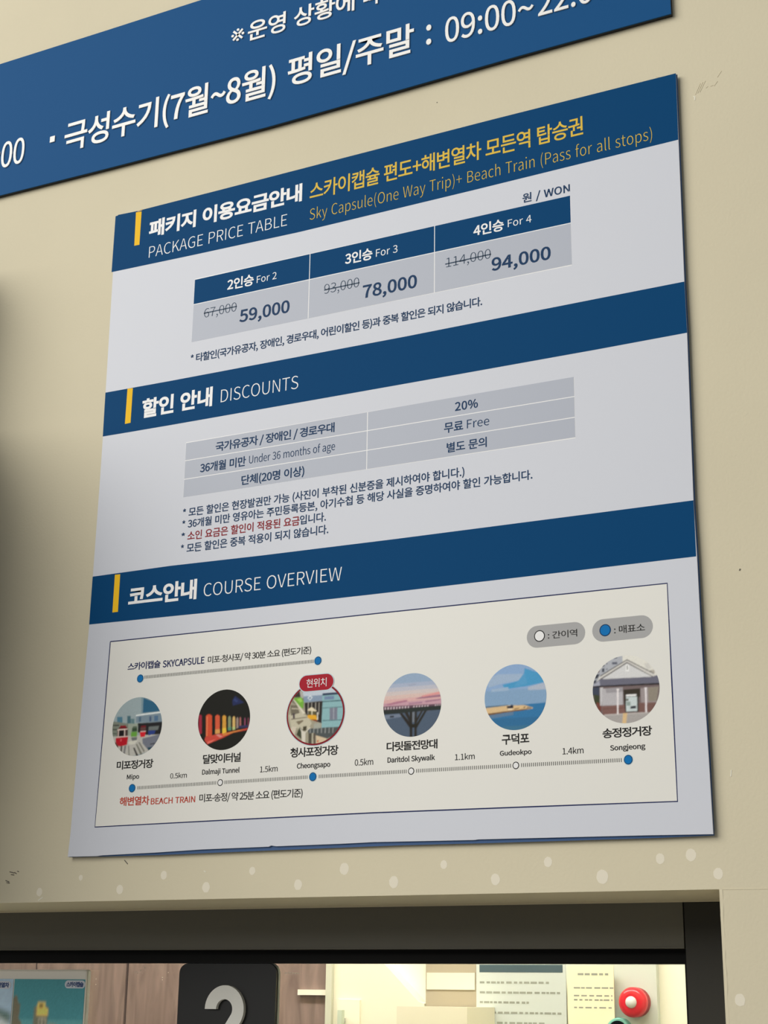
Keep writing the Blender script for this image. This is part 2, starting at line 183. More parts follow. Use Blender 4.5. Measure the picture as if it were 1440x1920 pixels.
 '~': [555,[376,287,288,287,424,287,515,387,474,317,498,399,464,424,481,412,438,376,378,356,410,356,315,356,180,451,268,451,132,451,41,350,81,420,58,338,92,314,75,326,117,362,177,382,145,382,241,382]],
}
GLY = {}
for ch, s in GL.items():
    sp = []
    for v in s[1:]:
        sp.append([tuple((v[i+2*k]/1000, v[i+2*k+1]/1000) for k in range(3)) for i in range(0, len(v), 6)])
    GLY[ch] = (s[0]/1000, sp)
def load_hangul(chars):
    """outlines of the Korean characters from the built-in font, one per line of a single text"""
    c = bpy.data.curves.new('t', 'FONT'); c.body = '\n'.join(chars); c.space_line = 3.0
    o = bpy.data.objects.new('t', c); COL.objects.link(o)
    bpy.context.view_layer.update(); k = o.to_curve(bpy.context.evaluated_depsgraph_get())
    for ch in chars: GLY[ch] = (1.0 if ch == '※' else 0.92, [])
    for s in k.splines:
        i = round(-(s.bezier_points[0].co[1] - 0.38)/3.0)
        GLY[chars[i]][1].append([tuple((q[0], q[1] + 3.0*i) for q in (p.co, p.handle_left, p.handle_right)) for p in s.bezier_points])
    o.to_curve_clear(); bpy.data.objects.remove(o); bpy.data.curves.remove(c)
def flatten(q, res):
    """bezier contour -> list of points"""
    o = []
    for i, (co, hl, hr) in enumerate(q):
        c2, h2, _ = q[(i+1) % len(q)]
        d = (c2[0]-co[0], c2[1]-co[1]); L = math.hypot(*d)
        if L < 1e-6: continue
        dev = max(abs((h[0]-co[0])*d[1] - (h[1]-co[1])*d[0])/L for h in (hr, h2))
        n = 1 if dev < .004 else res
        for k in range(n):
            s = k/n; a = (1-s)**3; b = 3*s*(1-s)**2; c = 3*s*s*(1-s); e = s**3
            o.append((a*co[0]+b*hr[0]+c*h2[0]+e*c2[0], a*co[1]+b*hr[1]+c*h2[1]+e*c2[1]))
    r = []
    for p in o:
        if not r or math.hypot(p[0]-r[-1][0], p[1]-r[-1][1]) > .002: r.append(p)
    if math.hypot(r[0][0]-r[-1][0], r[0][1]-r[-1][1]) < .002: r.pop()
    return r
def inflate(pts, off, sgn):
    """push an outline outward by off (mitred corners)"""
    o = []; n = len(pts)
    for i in range(n):
        p0, p1, p2 = pts[i-1], pts[i], pts[(i+1) % n]
        a = (p1[0]-p0[0], p1[1]-p0[1]); b = (p2[0]-p1[0], p2[1]-p1[1])
        la = math.hypot(*a); lb = math.hypot(*b)
        n1 = (a[1]/la*sgn, -a[0]/la*sgn); n2 = (b[1]/lb*sgn, -b[0]/lb*sgn)
        k = max(.45, 1 + n1[0]*n2[0] + n1[1]*n2[1])
        o.append((p1[0] + off*(n1[0]+n2[0])/k, p1[1] + off*(n1[1]+n2[1])/k))
    return o
def sarea(p): return sum(p[i-1][0]*p[i][1] - p[i][0]*p[i-1][1] for i in range(len(p)))/2
QUEUE = []
def letters(s, u0, u1, base, em, w, tr, y, thick=0.0, res=3): return (s, u0, u1, base, em, w, tr, y, thick, res)
def lettering(name, args, m_, parent): QUEUE.append((name, args, m_, parent))
def inside(p, q):
    r = False
    for i in range(len(q)):
        (x1, y1), (x2, y2) = q[i], q[i-1]
        if (y1 > p[1]) != (y2 > p[1]) and p[0] < (x2-x1)*(p[1]-y1)/(y2-y1) + x1: r = not r
    return r
def build_lettering():
    """all queued lines of writing: each becomes one mesh, its ink running from u0 to u1 on the wall plane"""
    for name, (s, u0, u1, base, em, w, tr, y, thick, res), m_, par in QUEUE:
        x = 0; pieces = []
        for ch in s:
            if ch == ' ': x += 0.29 + tr; continue
            adv, sp = GLY[ch]; cs = [flatten(q, res) for q in sp]
            sg = 1 if sarea(max(cs, key=lambda c: abs(sarea(c)))) > 0 else -1
            raw = [(c, [(px + x, py) for px, py in inflate(c, w, sg)]) for c in cs]
            holes = [r for r in raw if sarea(r[0])*sg < 0]
            for c, f in raw:
                if sarea(c)*sg > 0: pieces.append([f] + [h for hc, h in holes if inside(hc[0], c)])
            x += adv + tr
        xs = [p[0] for pc in pieces for p in pc[0]]; x0, x1 = min(xs), max(xs); k = (u1 - u0)/(x1 - x0)
        V, F = [], []
        for pc in pieces:
            b0 = len(V); fl = [[Vector((u0 + (px-x0)*k, Z0 + base + py*em, 0)) for px, py in c] for c in pc]; n = sum(map(len, fl))
            V += [(p[0], y - thick, p[1]) for c in fl for p in c]
            flip = None
            for t3 in tessellate_polygon(fl):
                A, B, C_ = (V[b0+i] for i in t3)
                if (B[0]-A[0])*(C_[2]-A[2]) - (B[2]-A[2])*(C_[0]-A[0]) < 0: t3 = t3[::-1]
                F.append(tuple(b0+i for i in t3))
            if thick:
                V += [(p[0], y, p[1]) for c in fl for p in c]; j = b0
                for ci, c in enumerate(fl):
                    m2 = len(c); ccw = sum(c[i-1][0]*c[i][1] - c[i][0]*c[i-1][1] for i in range(m2)) > 0
                    ok = ccw == (ci == 0)
                    for i in range(m2):
                        a_, b_ = j + i, j + (i+1) % m2; f = (a_, a_ + n, b_ + n, b_); F.append(f if ok else f[::-1])
                    j += m2
        me = bpy.data.meshes.new(name); me.from_pydata(V, [], F); obj(name, me, m_, par)

# ---------------------------------------------------------------- printed pictures (flat print on a disc or sheet)
def raster_mesh(name, cu, cv, ru, rv, y, bgc, polys, n=104, disc=True, fac=1.25, grain=0.05):
    xs = np.linspace(-1, 1, n+1); X, Y = np.meshgrid(xs, xs)
    if disc:
        R = np.sqrt(X*X + Y*Y); k = np.where(R > 1, 1/np.maximum(R, 1e-6), 1); X = X*k; Y = Y*k
    C = np.zeros(X.shape + (3,)); C[:] = lin(bgc)
    J = 0.6/n; rs = np.random.RandomState(3)
    for poly, c in polys:
        cov = np.zeros(X.shape); P_ = np.array(poly); mb = (X > P_[:,0].min()-J) & (X < P_[:,0].max()+J) & (Y > P_[:,1].min()-J) & (Y < P_[:,1].max()+J)
        if not mb.any(): continue
        SX, SY = X[mb], Y[mb]; cv_ = np.zeros(SX.shape)
        for jx, jy in ((-J, -J/2), (J/2, -J), (J, J/2), (-J/2, J)):
            PX, PY = SX + jx, SY + jy; ins = np.zeros(SX.shape, bool)
            for i in range(len(poly)):
                (x1, y1), (x2, y2) = poly[i], poly[i-1]
                if y1 == y2: continue
                ins ^= ((y1 > PY) != (y2 > PY)) & (PX < (x2-x1)*(PY-y1)/(y2-y1) + x1)
            cv_ += ins*0.25
        cov[mb] = cv_
        C = C*(1-cov[..., None]) + np.array(lin(c))*cov[..., None]
    for _ in range(1):
        Q = C.copy(); Q[1:-1, 1:-1] = (4*C[1:-1, 1:-1] + 2*(C[2:, 1:-1] + C[:-2, 1:-1] + C[1:-1, 2:] + C[1:-1, :-2]) + C[2:, 2:] + C[:-2, :-2] + C[2:, :-2] + C[:-2, 2:])/16; C = Q
    C *= (1 + grain*(rs.rand(*X.shape) - 0.5)*2)[..., None]; C = np.clip(C*fac, 0, 1)
    idx = -np.ones(X.shape, int); Rr = np.sqrt(np.meshgrid(xs, xs)[0]**2 + np.meshgrid(xs, xs)[1]**2)
    V = []; F = []; cols = []
    def vid(i, j):
        if idx[i, j] < 0:
            idx[i, j] = len(V); V.append((cu + ru*X[i, j], y, Z0 + cv + rv*Y[i, j])); cols.append((*C[i, j], 1))
        return int(idx[i, j])
    for i in range(n):
        for j in range(n):
            if disc and min(Rr[i, j], Rr[i+1, j], Rr[i, j+1], Rr[i+1, j+1]) >= 1: continue
            F.append((vid(i, j), vid(i, j+1), vid(i+1, j+1), vid(i+1, j)))
    me = bpy.data.meshes.new(name); me.from_pydata(V, [], F)
    at = me.color_attributes.new('print', 'FLOAT_COLOR', 'POINT'); at.data.foreach_set('color', np.array(cols, 'f').ravel())
    return me
def unpack(rows):
    """rows: background colour, then for each shape r, g, b, x0, y0, x1, y1 ... (disc coordinates in thousandths)"""
    return tuple(rows[0]), [([(r[i]/1000, r[i+1]/1000) for i in range(3, len(r), 2)], tuple(r[:3])) for r in rows[1:]]
PICS = {
 'c1': ((0.1047, 0.1768, 0.0421, 0.0413), [
  [150,165,168],
  [45,95,125,181,976,701,772,914,461,199,445],
  [120,145,155,112,989,200,983,209,444,142,433],
  [120,138,150,-48,355,938,394,1016,77,-51,133],
  [228,232,230,-70,398,935,443,938,402,-67,356],
  [80,105,125,52,323,149,325,152,152,65,150],
  [70,90,120,481,310,558,313,570,140,493,137],
  [80,110,140,674,314,828,319,840,138,686,132],
  [75,120,140,-837,384,-618,369,-602,153,-820,168],
  [70,105,115,-423,389,-285,380,-245,113,-403,123],
  [95,125,130,-257,279,-120,269,-108,103,-245,113],
  [34,34,36,29,103,1015,94,1026,-363,447,-326,51,-203],
  [122,128,116,-1044,249,-363,121,-250,-348,-999,-334],
  [60,62,58,-994,113,-737,112,-733,62,-991,79],
  [75,80,72,-984,-21,-805,-32,-801,-82,-990,-70],
  [70,78,70,-972,-170,-813,-180,-810,-214,-979,-203],
  [150,160,145,-363,121,30,94,60,-334,-331,-310],
  [182,180,172,-1003,-284,1043,-331,941,-811,-201,-1021,-847,-754],
  [112,116,128,242,-427,1023,-314,838,-692,543,-869,273,-592],
  [40,70,85,457,-750,668,-730,562,-870],
  [40,40,42,564,-626,774,-607,739,-645,566,-651],
  [70,52,50,-784,-50,-371,-44,-360,-324,-792,-330],
  [222,200,190,-793,-53,-375,-44,-372,-80,-790,-91],
  [215,195,185,-761,-85,-725,-87,-725,-301,-760,-299],
  [215,195,185,-509,-84,-470,-87,-461,-302,-501,-299],
  [25,22,24,-705,-96,-524,-100,-512,-307,-697,-300],
  [105,20,28,-730,21,-415,25,-390,-46,-745,-39],
  [135,20,32,-684,72,-458,69,-449,7,-680,9],
  [178,20,36,-840,-344,-330,-334,-364,-603,-620,-645,-740,-621,-828,-493],
  [220,190,182,-804,-296,-348,-300,-346,-329,-801,-333],
  [215,90,95,-649,-388,-590,-392,-594,-474,-643,-471],
  [52,72,52,-195,-39,10,-36,20,-176,-193,-171],
  [100,155,62,-214,-177,20,-176,22,-345,-222,-341],
  [80,95,78,-169,12,-3,11,12,-39,-166,-41],
  [95,62,60,147,-45,360,-39,370,-194,151,-188],
  [205,32,44,129,-204,371,-204,344,-369,170,-377],
  [110,25,36,172,6,356,10,366,-46,160,-42],
  [225,205,200,156,-177,375,-178,377,-201,152,-199],
  [105,112,110,476,-42,890,-36,860,-173,475,-173],
  [42,62,128,460,-177,765,-180,725,-295,487,-342],
  [205,203,190,-324,-540,-241,-479,70,-466,-38,-590,-231,-611],
  [105,108,110,-210,-367,24,-365,31,-463,-162,-484],
  [64,60,56,-106,-716,-44,-720,132,-1007,51,-1019],
  [118,118,106,-9,-592,50,-595,288,-951,207,-979],
  [122,120,110,95,-549,153,-544,378,-859,333,-897],
  [88,84,80,-612,-621,-543,-625,-545,-854,-616,-817],
  [122,120,120,-464,-630,-387,-618,-422,-926,-493,-890],
  [132,132,124,-315,-639,-268,-641,-218,-1003,-270,-1000],
  [95,70,62,-828,-493,-720,-614,-729,-761,-905,-521],
 ]),
 'c2': ((0.2485, 0.1768, 0.0418, 0.0414), [
  [27,27,23],
  [36,44,84,293,614,395,762,754,512,321,440],
  [50,62,110,389,685,533,571,455,542,332,620],
  [196,70,58,-688,-533,-291,-472,146,-431,950,-338,894,-402,385,-455,-5,-601,-594,-779,-713,-635],
  [205,130,60,-11,-473,579,-382,795,-379,385,-455,-8,-541],
  [215,135,125,-291,-472,-171,-471,-7,-558,-125,-585],
  [225,110,95,-599,-693,-282,-627,-437,-720,-595,-770],
  [150,40,60,-953,-431,-986,185,-958,222,-927,233,-894,217,-860,177,-827,-404],
  [202,78,48,-665,-526,-702,178,-646,212,-587,222,-527,204,-465,162,-429,-506],
  [206,88,58,-307,-454,-337,136,-297,171,-253,182,-208,165,-162,124,-133,-431],
  [206,150,60,-32,-463,-59,105,-27,141,9,152,45,136,83,95,110,-438],
  [132,142,104,183,-374,163,64,186,100,213,112,241,96,270,57,290,-347],
  [208,172,104,351,-368,333,44,355,80,380,92,406,77,434,37,452,-340],
  [150,130,120,491,-334,477,0,495,36,516,49,538,33,561,-6,575,-305],
  [168,102,96,615,-308,602,0,614,37,629,49,646,35,663,-4,676,-278],
  [142,70,100,796,-320,785,-29,793,8,804,21,816,6,830,-32,842,-289],
  [130,60,80,929,-311,919,-38,925,-1,934,12,945,-3,956,-41,967,-280],
  [225,120,80,-675,138,-626,152,-610,-504,-659,-518],
  [212,152,84,-315,-308,-140,-302,-122,-440,-307,-454],
  [228,188,62,-41,-283,102,-275,122,-430,-32,-463],
  [90,142,112,167,-270,292,-270,298,-373,183,-374],
  [172,190,122,340,-265,435,-262,459,-358,361,-368],
  [52,50,86,572,-237,955,-237,930,-320,576,-322],
 ]),
 'c3': ((0.3914, 0.1755, 0.0424, 0.0404), [
  [156,150,130],
  [186,196,206,-634,792,601,879,863,601,-426,590,-591,714],
  [120,115,100,-927,480,-735,800,-495,855,-421,405,-434,184],
  [58,48,44,-810,620,-594,807,-497,586],
  [170,168,160,-594,807,-494,818,-445,555,-546,562],
  [130,148,170,-447,610,251,612,257,405,-421,401],
  [200,210,215,-305,544,-208,647,-105,547,-202,453],
  [110,130,160,-255,540,-206,582,-155,542,-203,499],
  [134,174,178,241,649,960,667,1047,-178,890,-520,242,-504],
  [48,62,86,250,667,803,657,815,586,252,590],
  [110,130,160,313,552,668,552,671,432,316,441],
  [60,88,98,257,400,966,388,967,355,258,368],
  [75,105,112,263,179,991,166,991,144,264,157],
  [60,90,98,275,-242,1001,-262,1001,-287,275,-266],
  [118,122,136,521,151,796,149,805,-252,531,-251],
  [160,165,175,648,151,678,148,688,-253,658,-251],
  [46,42,40,-400,394,257,405,238,-340,-83,-208,-369,32],
  [165,160,150,-280,394,-252,396,-252,-13,-280,-11],
  [165,160,150,-150,384,-122,386,-122,-22,-150,-20],
  [165,160,150,-10,374,18,375,17,-32,-10,-30],
  [165,160,150,119,364,147,366,147,-41,119,-39],
  [76,82,82,-273,-488,242,-486,909,-504,739,-763,410,-878,211,-793,-229,-637],
  [160,162,160,-175,-458,-151,-459,-153,-642,-177,-640],
  [160,162,160,-45,-467,-22,-468,-24,-650,-48,-649],
  [160,162,160,93,-476,117,-478,114,-659,91,-658],
  [160,162,160,232,-485,256,-487,253,-668,229,-667],
  [160,162,160,370,-495,394,-496,391,-677,367,-676],
  [160,162,160,508,-504,531,-505,528,-686,505,-685],
  [160,162,160,645,-513,669,-515,665,-695,642,-694],
  [188,182,160,-971,1,-698,277,-408,-2,-246,-87,-119,-315,-233,-490,-492,-491,-877,-374],
  [112,106,90,-922,350,-680,332,-570,65,-890,-4],
  [70,60,66,-832,65,-751,60,-744,-144,-805,-139],
  [190,180,160,-879,254,-575,213,-574,185,-877,217],
  [120,112,95,-886,-115,-286,-84,-285,-112,-885,-152],
  [120,110,90,-702,-220,-442,-183,-421,-221,-597,-338],
  [70,66,50,-435,-404,-296,-395,-311,-540,-431,-550],
  [112,168,60,-809,582,-527,598,-432,443,-450,195,-597,270,-723,427],
  [150,200,90,-686,536,-546,562,-472,446,-582,417],
  [210,204,184,-844,557,-783,525,-359,41,-449,19],
  [88,84,58,-253,143,31,123,36,-43,-248,-22],
  [220,208,178,-283,158,-135,232,52,94,28,73,-282,118],
  [215,205,175,-142,108,-102,105,-98,-42,-137,-40],
  [220,164,46,-277,-26,32,-48,80,-220,-82,-230,-274,-122],
  [120,34,32,-163,-175,36,-207,108,-295,-62,-228],
  [210,205,190,59,38,105,35,112,-222,72,-219],
  [60,66,48,-667,-663,-555,-405,-472,-493,-482,-821],
  [208,203,188,-555,-405,-471,-529,-350,-592,-195,-438,-155,-459,-339,-629,-338,-976,-460,-895,-490,-583],
  [160,162,150,-39,-339,198,-319,203,-501,-34,-504],
  [80,76,64,-229,-637,-110,-645,-98,-1027,-218,-1001],
  [92,82,70,-50,-648,29,-654,40,-1035,-39,-1030],
  [204,184,154,51,-728,449,-862,296,-1033,60,-1037],
  [170,165,145,-110,-645,-50,-648,-39,-1030,-98,-1027],
  [190,90,40,95,-894,145,-897,137,-969,93,-966],
  [200,190,172,-857,-375,-675,-406,-745,-713,-894,-465],
 ]),
 'c4': ((0.5336, 0.177, 0.0412, 0.0411), [
  [142,162,186],
  [160,170,190,-1074,710,1070,703,1074,-1132,-1048,-1003],
  [180,180,190,-1073,585,1070,580,1074,-1132,-1048,-1003],
  [198,186,184,-1071,461,1071,458,1074,-1132,-1048,-1003],
  [206,180,172,-1069,336,1071,353,1074,-1132,-1048,-1003],
  [206,164,162,-1067,212,1071,249,1074,-1132,-1048,-1003],
  [188,148,160,-1065,106,1071,127,1074,-1132,-1048,-1003],
  [150,155,175,-156,640,153,660,134,626,-117,610],
  [166,112,132,-967,63,-538,139,-190,166,-151,119,-771,41],
  [150,106,126,80,182,387,238,976,256,977,186,291,170],
  [212,144,142,310,261,938,346,967,274,387,221],
  [150,108,128,426,87,977,116,977,82,483,48],
  [150,110,135,-111,55,349,66,350,31,-111,20],
  [96,72,86,-1064,14,1072,-38,1072,-99,-1062,-107],
  [205,190,195,-956,-16,-913,-18,-912,-90,-955,-91],
  [205,190,195,-854,-19,-811,-20,-810,-92,-853,-93],
  [205,190,195,-752,-21,-710,-22,-709,-94,-751,-95],
  [205,190,195,-651,-23,-608,-24,-607,-96,-650,-97],
  [205,190,195,-550,-25,-507,-26,-506,-98,-549,-99],
  [205,190,195,-449,-27,-406,-28,-406,-100,-448,-101],
  [205,190,195,-348,-29,-306,-30,-305,-102,-347,-103],
  [205,190,195,-248,-31,-205,-32,-204,-104,-247,-105],
  [205,190,195,-147,-33,-105,-34,-104,-106,-147,-107],
  [205,190,195,43,-37,86,-38,86,-110,44,-111],
  [205,190,195,139,-39,182,-40,182,-112,140,-113],
  [205,190,195,235,-41,277,-42,278,-114,236,-114],
  [205,190,195,331,-43,373,-44,373,-116,331,-116],
  [205,190,195,426,-45,468,-46,469,-118,427,-118],
  [205,190,195,522,-47,564,-48,564,-120,522,-120],
  [205,190,195,788,-52,830,-54,830,-125,788,-125],
  [205,190,195,864,-54,905,-55,906,-126,864,-127],
  [205,190,195,939,-56,981,-57,981,-128,940,-129],
  [42,48,46,-1062,-98,1072,-81,1072,-229,-1060,-248],
  [76,90,108,-1060,-244,1072,-220,1074,-1132,-1048,-1003],
  [110,122,140,-1060,-265,-379,-259,-378,-355,-862,-393,-1058,-389],
  [50,55,65,-766,-294,-626,-295,-626,-356,-765,-356],
  [42,38,34,-437,-241,-336,-241,-9,-615,-85,-706],
  [46,42,38,-263,-223,-147,-219,9,-547,-48,-604],
  [40,38,34,-80,-224,6,-219,23,-1068,-72,-1062],
  [44,42,38,93,-225,170,-220,176,-1077,81,-1072],
  [46,42,36,313,-223,374,-224,129,-624,86,-552],
  [42,40,34,428,-222,513,-219,187,-715,125,-659],
  [38,36,30,-86,-593,186,-611,187,-732,-85,-715],
  [110,116,125,7,-233,93,-230,86,-552,19,-548],
 ]),
 'c5': ((0.6763, 0.1767, 0.0414, 0.0413), [
  [134,162,198],
  [126,156,186,-1054,245,1105,218,1092,-434,-1057,-283],
  [152,172,196,-556,738,241,691,220,489,-377,450,-870,351,-905,611],
  [72,146,190,315,856,759,684,949,381,396,306,-324,259,-414,402,-51,459,274,519],
  [84,150,192,130,513,313,720,397,373,-53,306],
  [166,176,192,414,270,914,367,1033,156,412,178],
  [150,172,196,-779,293,-233,320,-198,215,-780,208],
  [50,112,158,-1057,-275,1026,-232,1010,-1075,-1061,-944],
  [48,104,146,-1059,-623,1018,-645,1008,-1174,-1062,-1045],
  [90,120,150,-894,-498,-62,-437,-63,-538,-786,-607],
  [60,110,140,-427,-867,467,-875,286,-1129,-429,-1085],
  [66,92,108,-1057,-229,-239,-222,-240,-248,-1057,-266],
  [208,178,134,-984,-275,-240,-243,298,-267,555,-354,554,-393,260,-413,-314,-445,-894,-492],
  [108,78,50,-903,-447,-314,-411,261,-384,555,-379,260,-423,-314,-450,-876,-503],
  [120,90,60,-61,-353,137,-333,118,-357,-25,-381],
  [90,70,50,244,-341,334,-297,297,-361],
  [42,42,52,-276,-262,-168,-261,-122,-222,-63,-252,-70,-336,-268,-330],
  [150,130,105,387,-317,546,-354,474,-399,350,-382],
  [235,215,185,-241,-341,-97,-342,-97,-384,-241,-383],
 ]),
 'c6': ((0.8196, 0.1757, 0.0419, 0.0411), [
  [216,214,205],
  [168,171,178,-1017,186,-892,535,-517,864,-245,993,-64,1015,-72,770,-760,430,-959,181],
  [82,86,100,-384,834,-231,830,-234,764,-386,772],
  [82,86,100,-322,980,-227,981,-228,944,-323,942],
  [70,74,84,-566,830,-528,827,-529,789,-567,793],
  [70,74,84,-571,660,-533,657,-534,619,-572,623],
  [60,64,74,-695,671,-628,675,-632,561,-699,561],
  [64,68,80,-692,775,-615,787,-627,731,-694,727],
  [58,62,72,-931,501,-777,516,-829,388,-954,379],
  [62,66,80,-984,334,-868,344,-900,252,-996,241],
  [110,90,90,-831,625,-773,639,-785,564,-843,550],
  [200,198,192,577,715,708,722,777,567,645,522],
  [170,165,155,719,506,868,503,882,390,754,457],
  [204,201,196,-828,407,65,886,908,351,878,288,62,800,-781,356],
  [72,70,70,-759,464,65,886,846,412,845,386,64,856,-760,434],
  [90,86,86,-781,356,62,804,859,290,803,276,61,758,-686,358],
  [204,204,204,-695,364,61,766,777,321,776,302,-676,357],
  [238,238,235,27,733,116,729,109,525,20,527],
  [150,150,150,53,712,87,709,82,568,48,571],
  [104,104,118,-1018,167,-781,356,804,307,955,347,1010,102,-1018,148],
  [160,162,175,-1018,167,-783,318,-768,166,-1018,148],
  [112,98,98,-1018,157,1037,103,1015,-452,515,-950,-793,-712,-1030,-303],
  [34,30,32,-1018,167,1038,107,1036,59,-1018,133],
  [62,68,84,-1019,129,-788,121,-796,-133,-1025,-115],
  [60,66,46,-967,-82,-796,-133,-804,-432,-955,-365],
  [112,62,52,-896,-313,-755,-379,-762,-621,-864,-521],
  [190,188,190,-779,101,-683,103,-738,-436,-785,-433],
  [176,173,176,-713,68,-86,66,-99,-455,-728,-441],
  [150,146,150,-618,61,-86,66,-90,-73,-584,-73],
  [150,140,140,438,-2,969,3,904,-454,441,-444],
  [138,130,118,662,-1,978,2,906,-408,665,-408],
  [122,90,84,-747,-445,-47,-458,-27,-710,-717,-699],
  [100,72,66,-712,-532,-31,-543,-31,-558,-712,-547],
  [116,86,80,385,-434,895,-449,745,-736,347,-703],
  [162,157,154,-698,-719,672,-726,746,-727,326,-1029,-48,-1041,-514,-899],
  [190,182,178,-660,-703,635,-719,634,-747,-661,-731],
  [54,48,40,-79,-9,429,-11,420,-242,376,-276,361,-691,-35,-676,-63,-374],
  [192,203,203,-1,-226,327,-239,321,-670,-12,-659],
  [238,238,238,1,-164,311,-171,309,-219,-1,-211],
  [52,56,62,120,-517,289,-507,286,-588,118,-587],
  [140,155,150,12,-379,125,-378,121,-498,9,-490],
  [80,80,70,-3,-285,72,-291,70,-346,-5,-341],
  [228,222,222,-284,35,-193,32,-218,-36,-244,-723,-285,-720,-263,-32],
  [226,220,222,551,4,635,5,615,-62,607,-721,557,-721,571,-59],
  [208,178,132,-102,-705,24,-704,-25,-1024,-141,-1016],
 ]),
}

# ---------------------------------------------------------------- materials
WALLC = (0.72, 0.655, 0.478)
m_wall = mat('cream_wall_paint', WALLC, 0.75, 0.3, bump=(260, 0.22, 0.001), var=(3, 0.03), linear=True)
m_patch = mat('wall_touch_up_paint', (0.86, 0.80, 0.65), 0.8, 0.2, linear=True)
m_sheet = mat('white_printed_sheet', (0.675, 0.70, 0.77), 0.42, 0.3, bump=(700, 0.05, 0.0003), linear=True)
m_back = mat('dark_blue_sheet_edge', (22, 78, 134), 0.5)
m_blue = mat('blue_printed_vinyl', (0.001, 0.062, 0.185), 0.55, 0.05, linear=True)
m_bblue = mat('banner_blue_vinyl', (0.010, 0.090, 0.255), 0.55, 0.06, linear=True)
m_edge = mat('black_banner_edge', (8, 12, 20), 0.6)
m_yel = mat('yellow_print', (252, 200, 34), 0.5, 0.1)
m_yeltxt = mat('pale_yellow_print', (232, 196, 74), 0.5, 0.1)
m_white = mat('white_print', (0.86, 0.86, 0.86), 0.4, linear=True)
m_wlet = mat('white_cut_letters', (0.88, 0.87, 0.84), 0.35, linear=True)
m_cell = mat('grey_table_cell_print', (0.385, 0.42, 0.505), 0.38, linear=True)
m_navy = mat('navy_print', (6, 56, 98), 0.5, 0.12)
m_navy2 = mat('deep_navy_print', (28, 40, 92), 0.5, 0.12)
m_strike = mat('slate_print', (52, 74, 98), 0.5, 0.12)
m_red = mat('dark_red_print', (150, 28, 40), 0.5, 0.1)
m_orange = mat('brick_red_print', (200, 74, 56), 0.5, 0.1)
m_black = mat('black_print', (34, 34, 34), 0.5, 0.12)
m_cream = mat('cream_course_panel', (0.83, 0.82, 0.765), 0.45, linear=True)
m_pill = mat('grey_pill_print', (178, 178, 178), 0.5, 0.1)
m_dot = mat('bright_blue_dot_print', (0, 118, 190), 0.5, 0.1)
m_halo = mat('pale_halo_print', (205, 225, 232), 0.5, 0.1)
m_maroon = mat('maroon_ring_print', (140, 32, 44), 0.5, 0.1)
m_crim = mat('crimson_pill_print', (176, 30, 48), 0.5, 0.1)
m_tick = mat('grey_tick_print', (120, 120, 116), 0.5, 0.1)
m_photo = mat('printed_picture', (128, 128, 128), 0.5, 0.08); N = m_photo.node_tree; a = N.nodes.new('ShaderNodeAttribute'); a.attribute_name = 'print'
N.links.new(a.outputs['Color'], N.nodes['Principled BSDF'].inputs['Base Color'])
MATS = dict(w=m_white, y=m_yeltxt, n=m_navy, s=m_strike, r=m_red, b=m_navy2, k=m_black, o=m_orange)
m_frame = mat('dark_bronze_aluminium', (102, 100, 90), 0.45, 0.3, bump=(900, 0.05, 0.0003))
m_bead = mat('shaded_glazing_bead', (9, 9, 8), 0.55, 0.15)  # near-black holds the head rail's shadow in the bead colour
m_plate = mat('black_number_plate', (15, 15, 14), 0.4, 0.4)
m_num = mat('silver_white_numeral', (238, 238, 232), 0.35)

BAN = [
 ('00', -0.2454, -0.1965, 1.1445, 0.0645, 0.006, -0.02, 'w'),
 (':', -0.2566, -0.2489, 1.1445, 0.0645, 0.006, -0.02, 'w'),
 ('극성수기(7월~8월)', -0.1125, 0.2921, 1.1454, 0.0593, 0.014, -0.03, 'w'),
 ('평일/주말', 0.3137, 0.5286, 1.1504, 0.055, 0.014, -0.03, 'w'),
 (':', 0.5488, 0.557, 1.1526, 0.0593, 0.014, 0, 'w'),
 ('09:00', 0.5794, 0.6903, 1.1457, 0.0554, 0.006, -0.02, 'w'),
 ('~', 0.6936, 0.7176, 1.1458, 0.0551, 0.008, 0, 'w'),
 ('22:00', 0.724, 0.8296, 1.1473, 0.0534, 0.006, -0.02, 'w'),
 ('※', 0.207, 0.2309, 1.2528, 0.0428, -0.004, 0, 'w'),
 ('운영 상황에', 0.2379, 0.4275, 1.2518, 0.0384, 0.014, -0.03, 'w'),
 ('따라', 0.4429, 0.5026, 1.2518, 0.0384, 0.014, -0.03, 'w'),
]
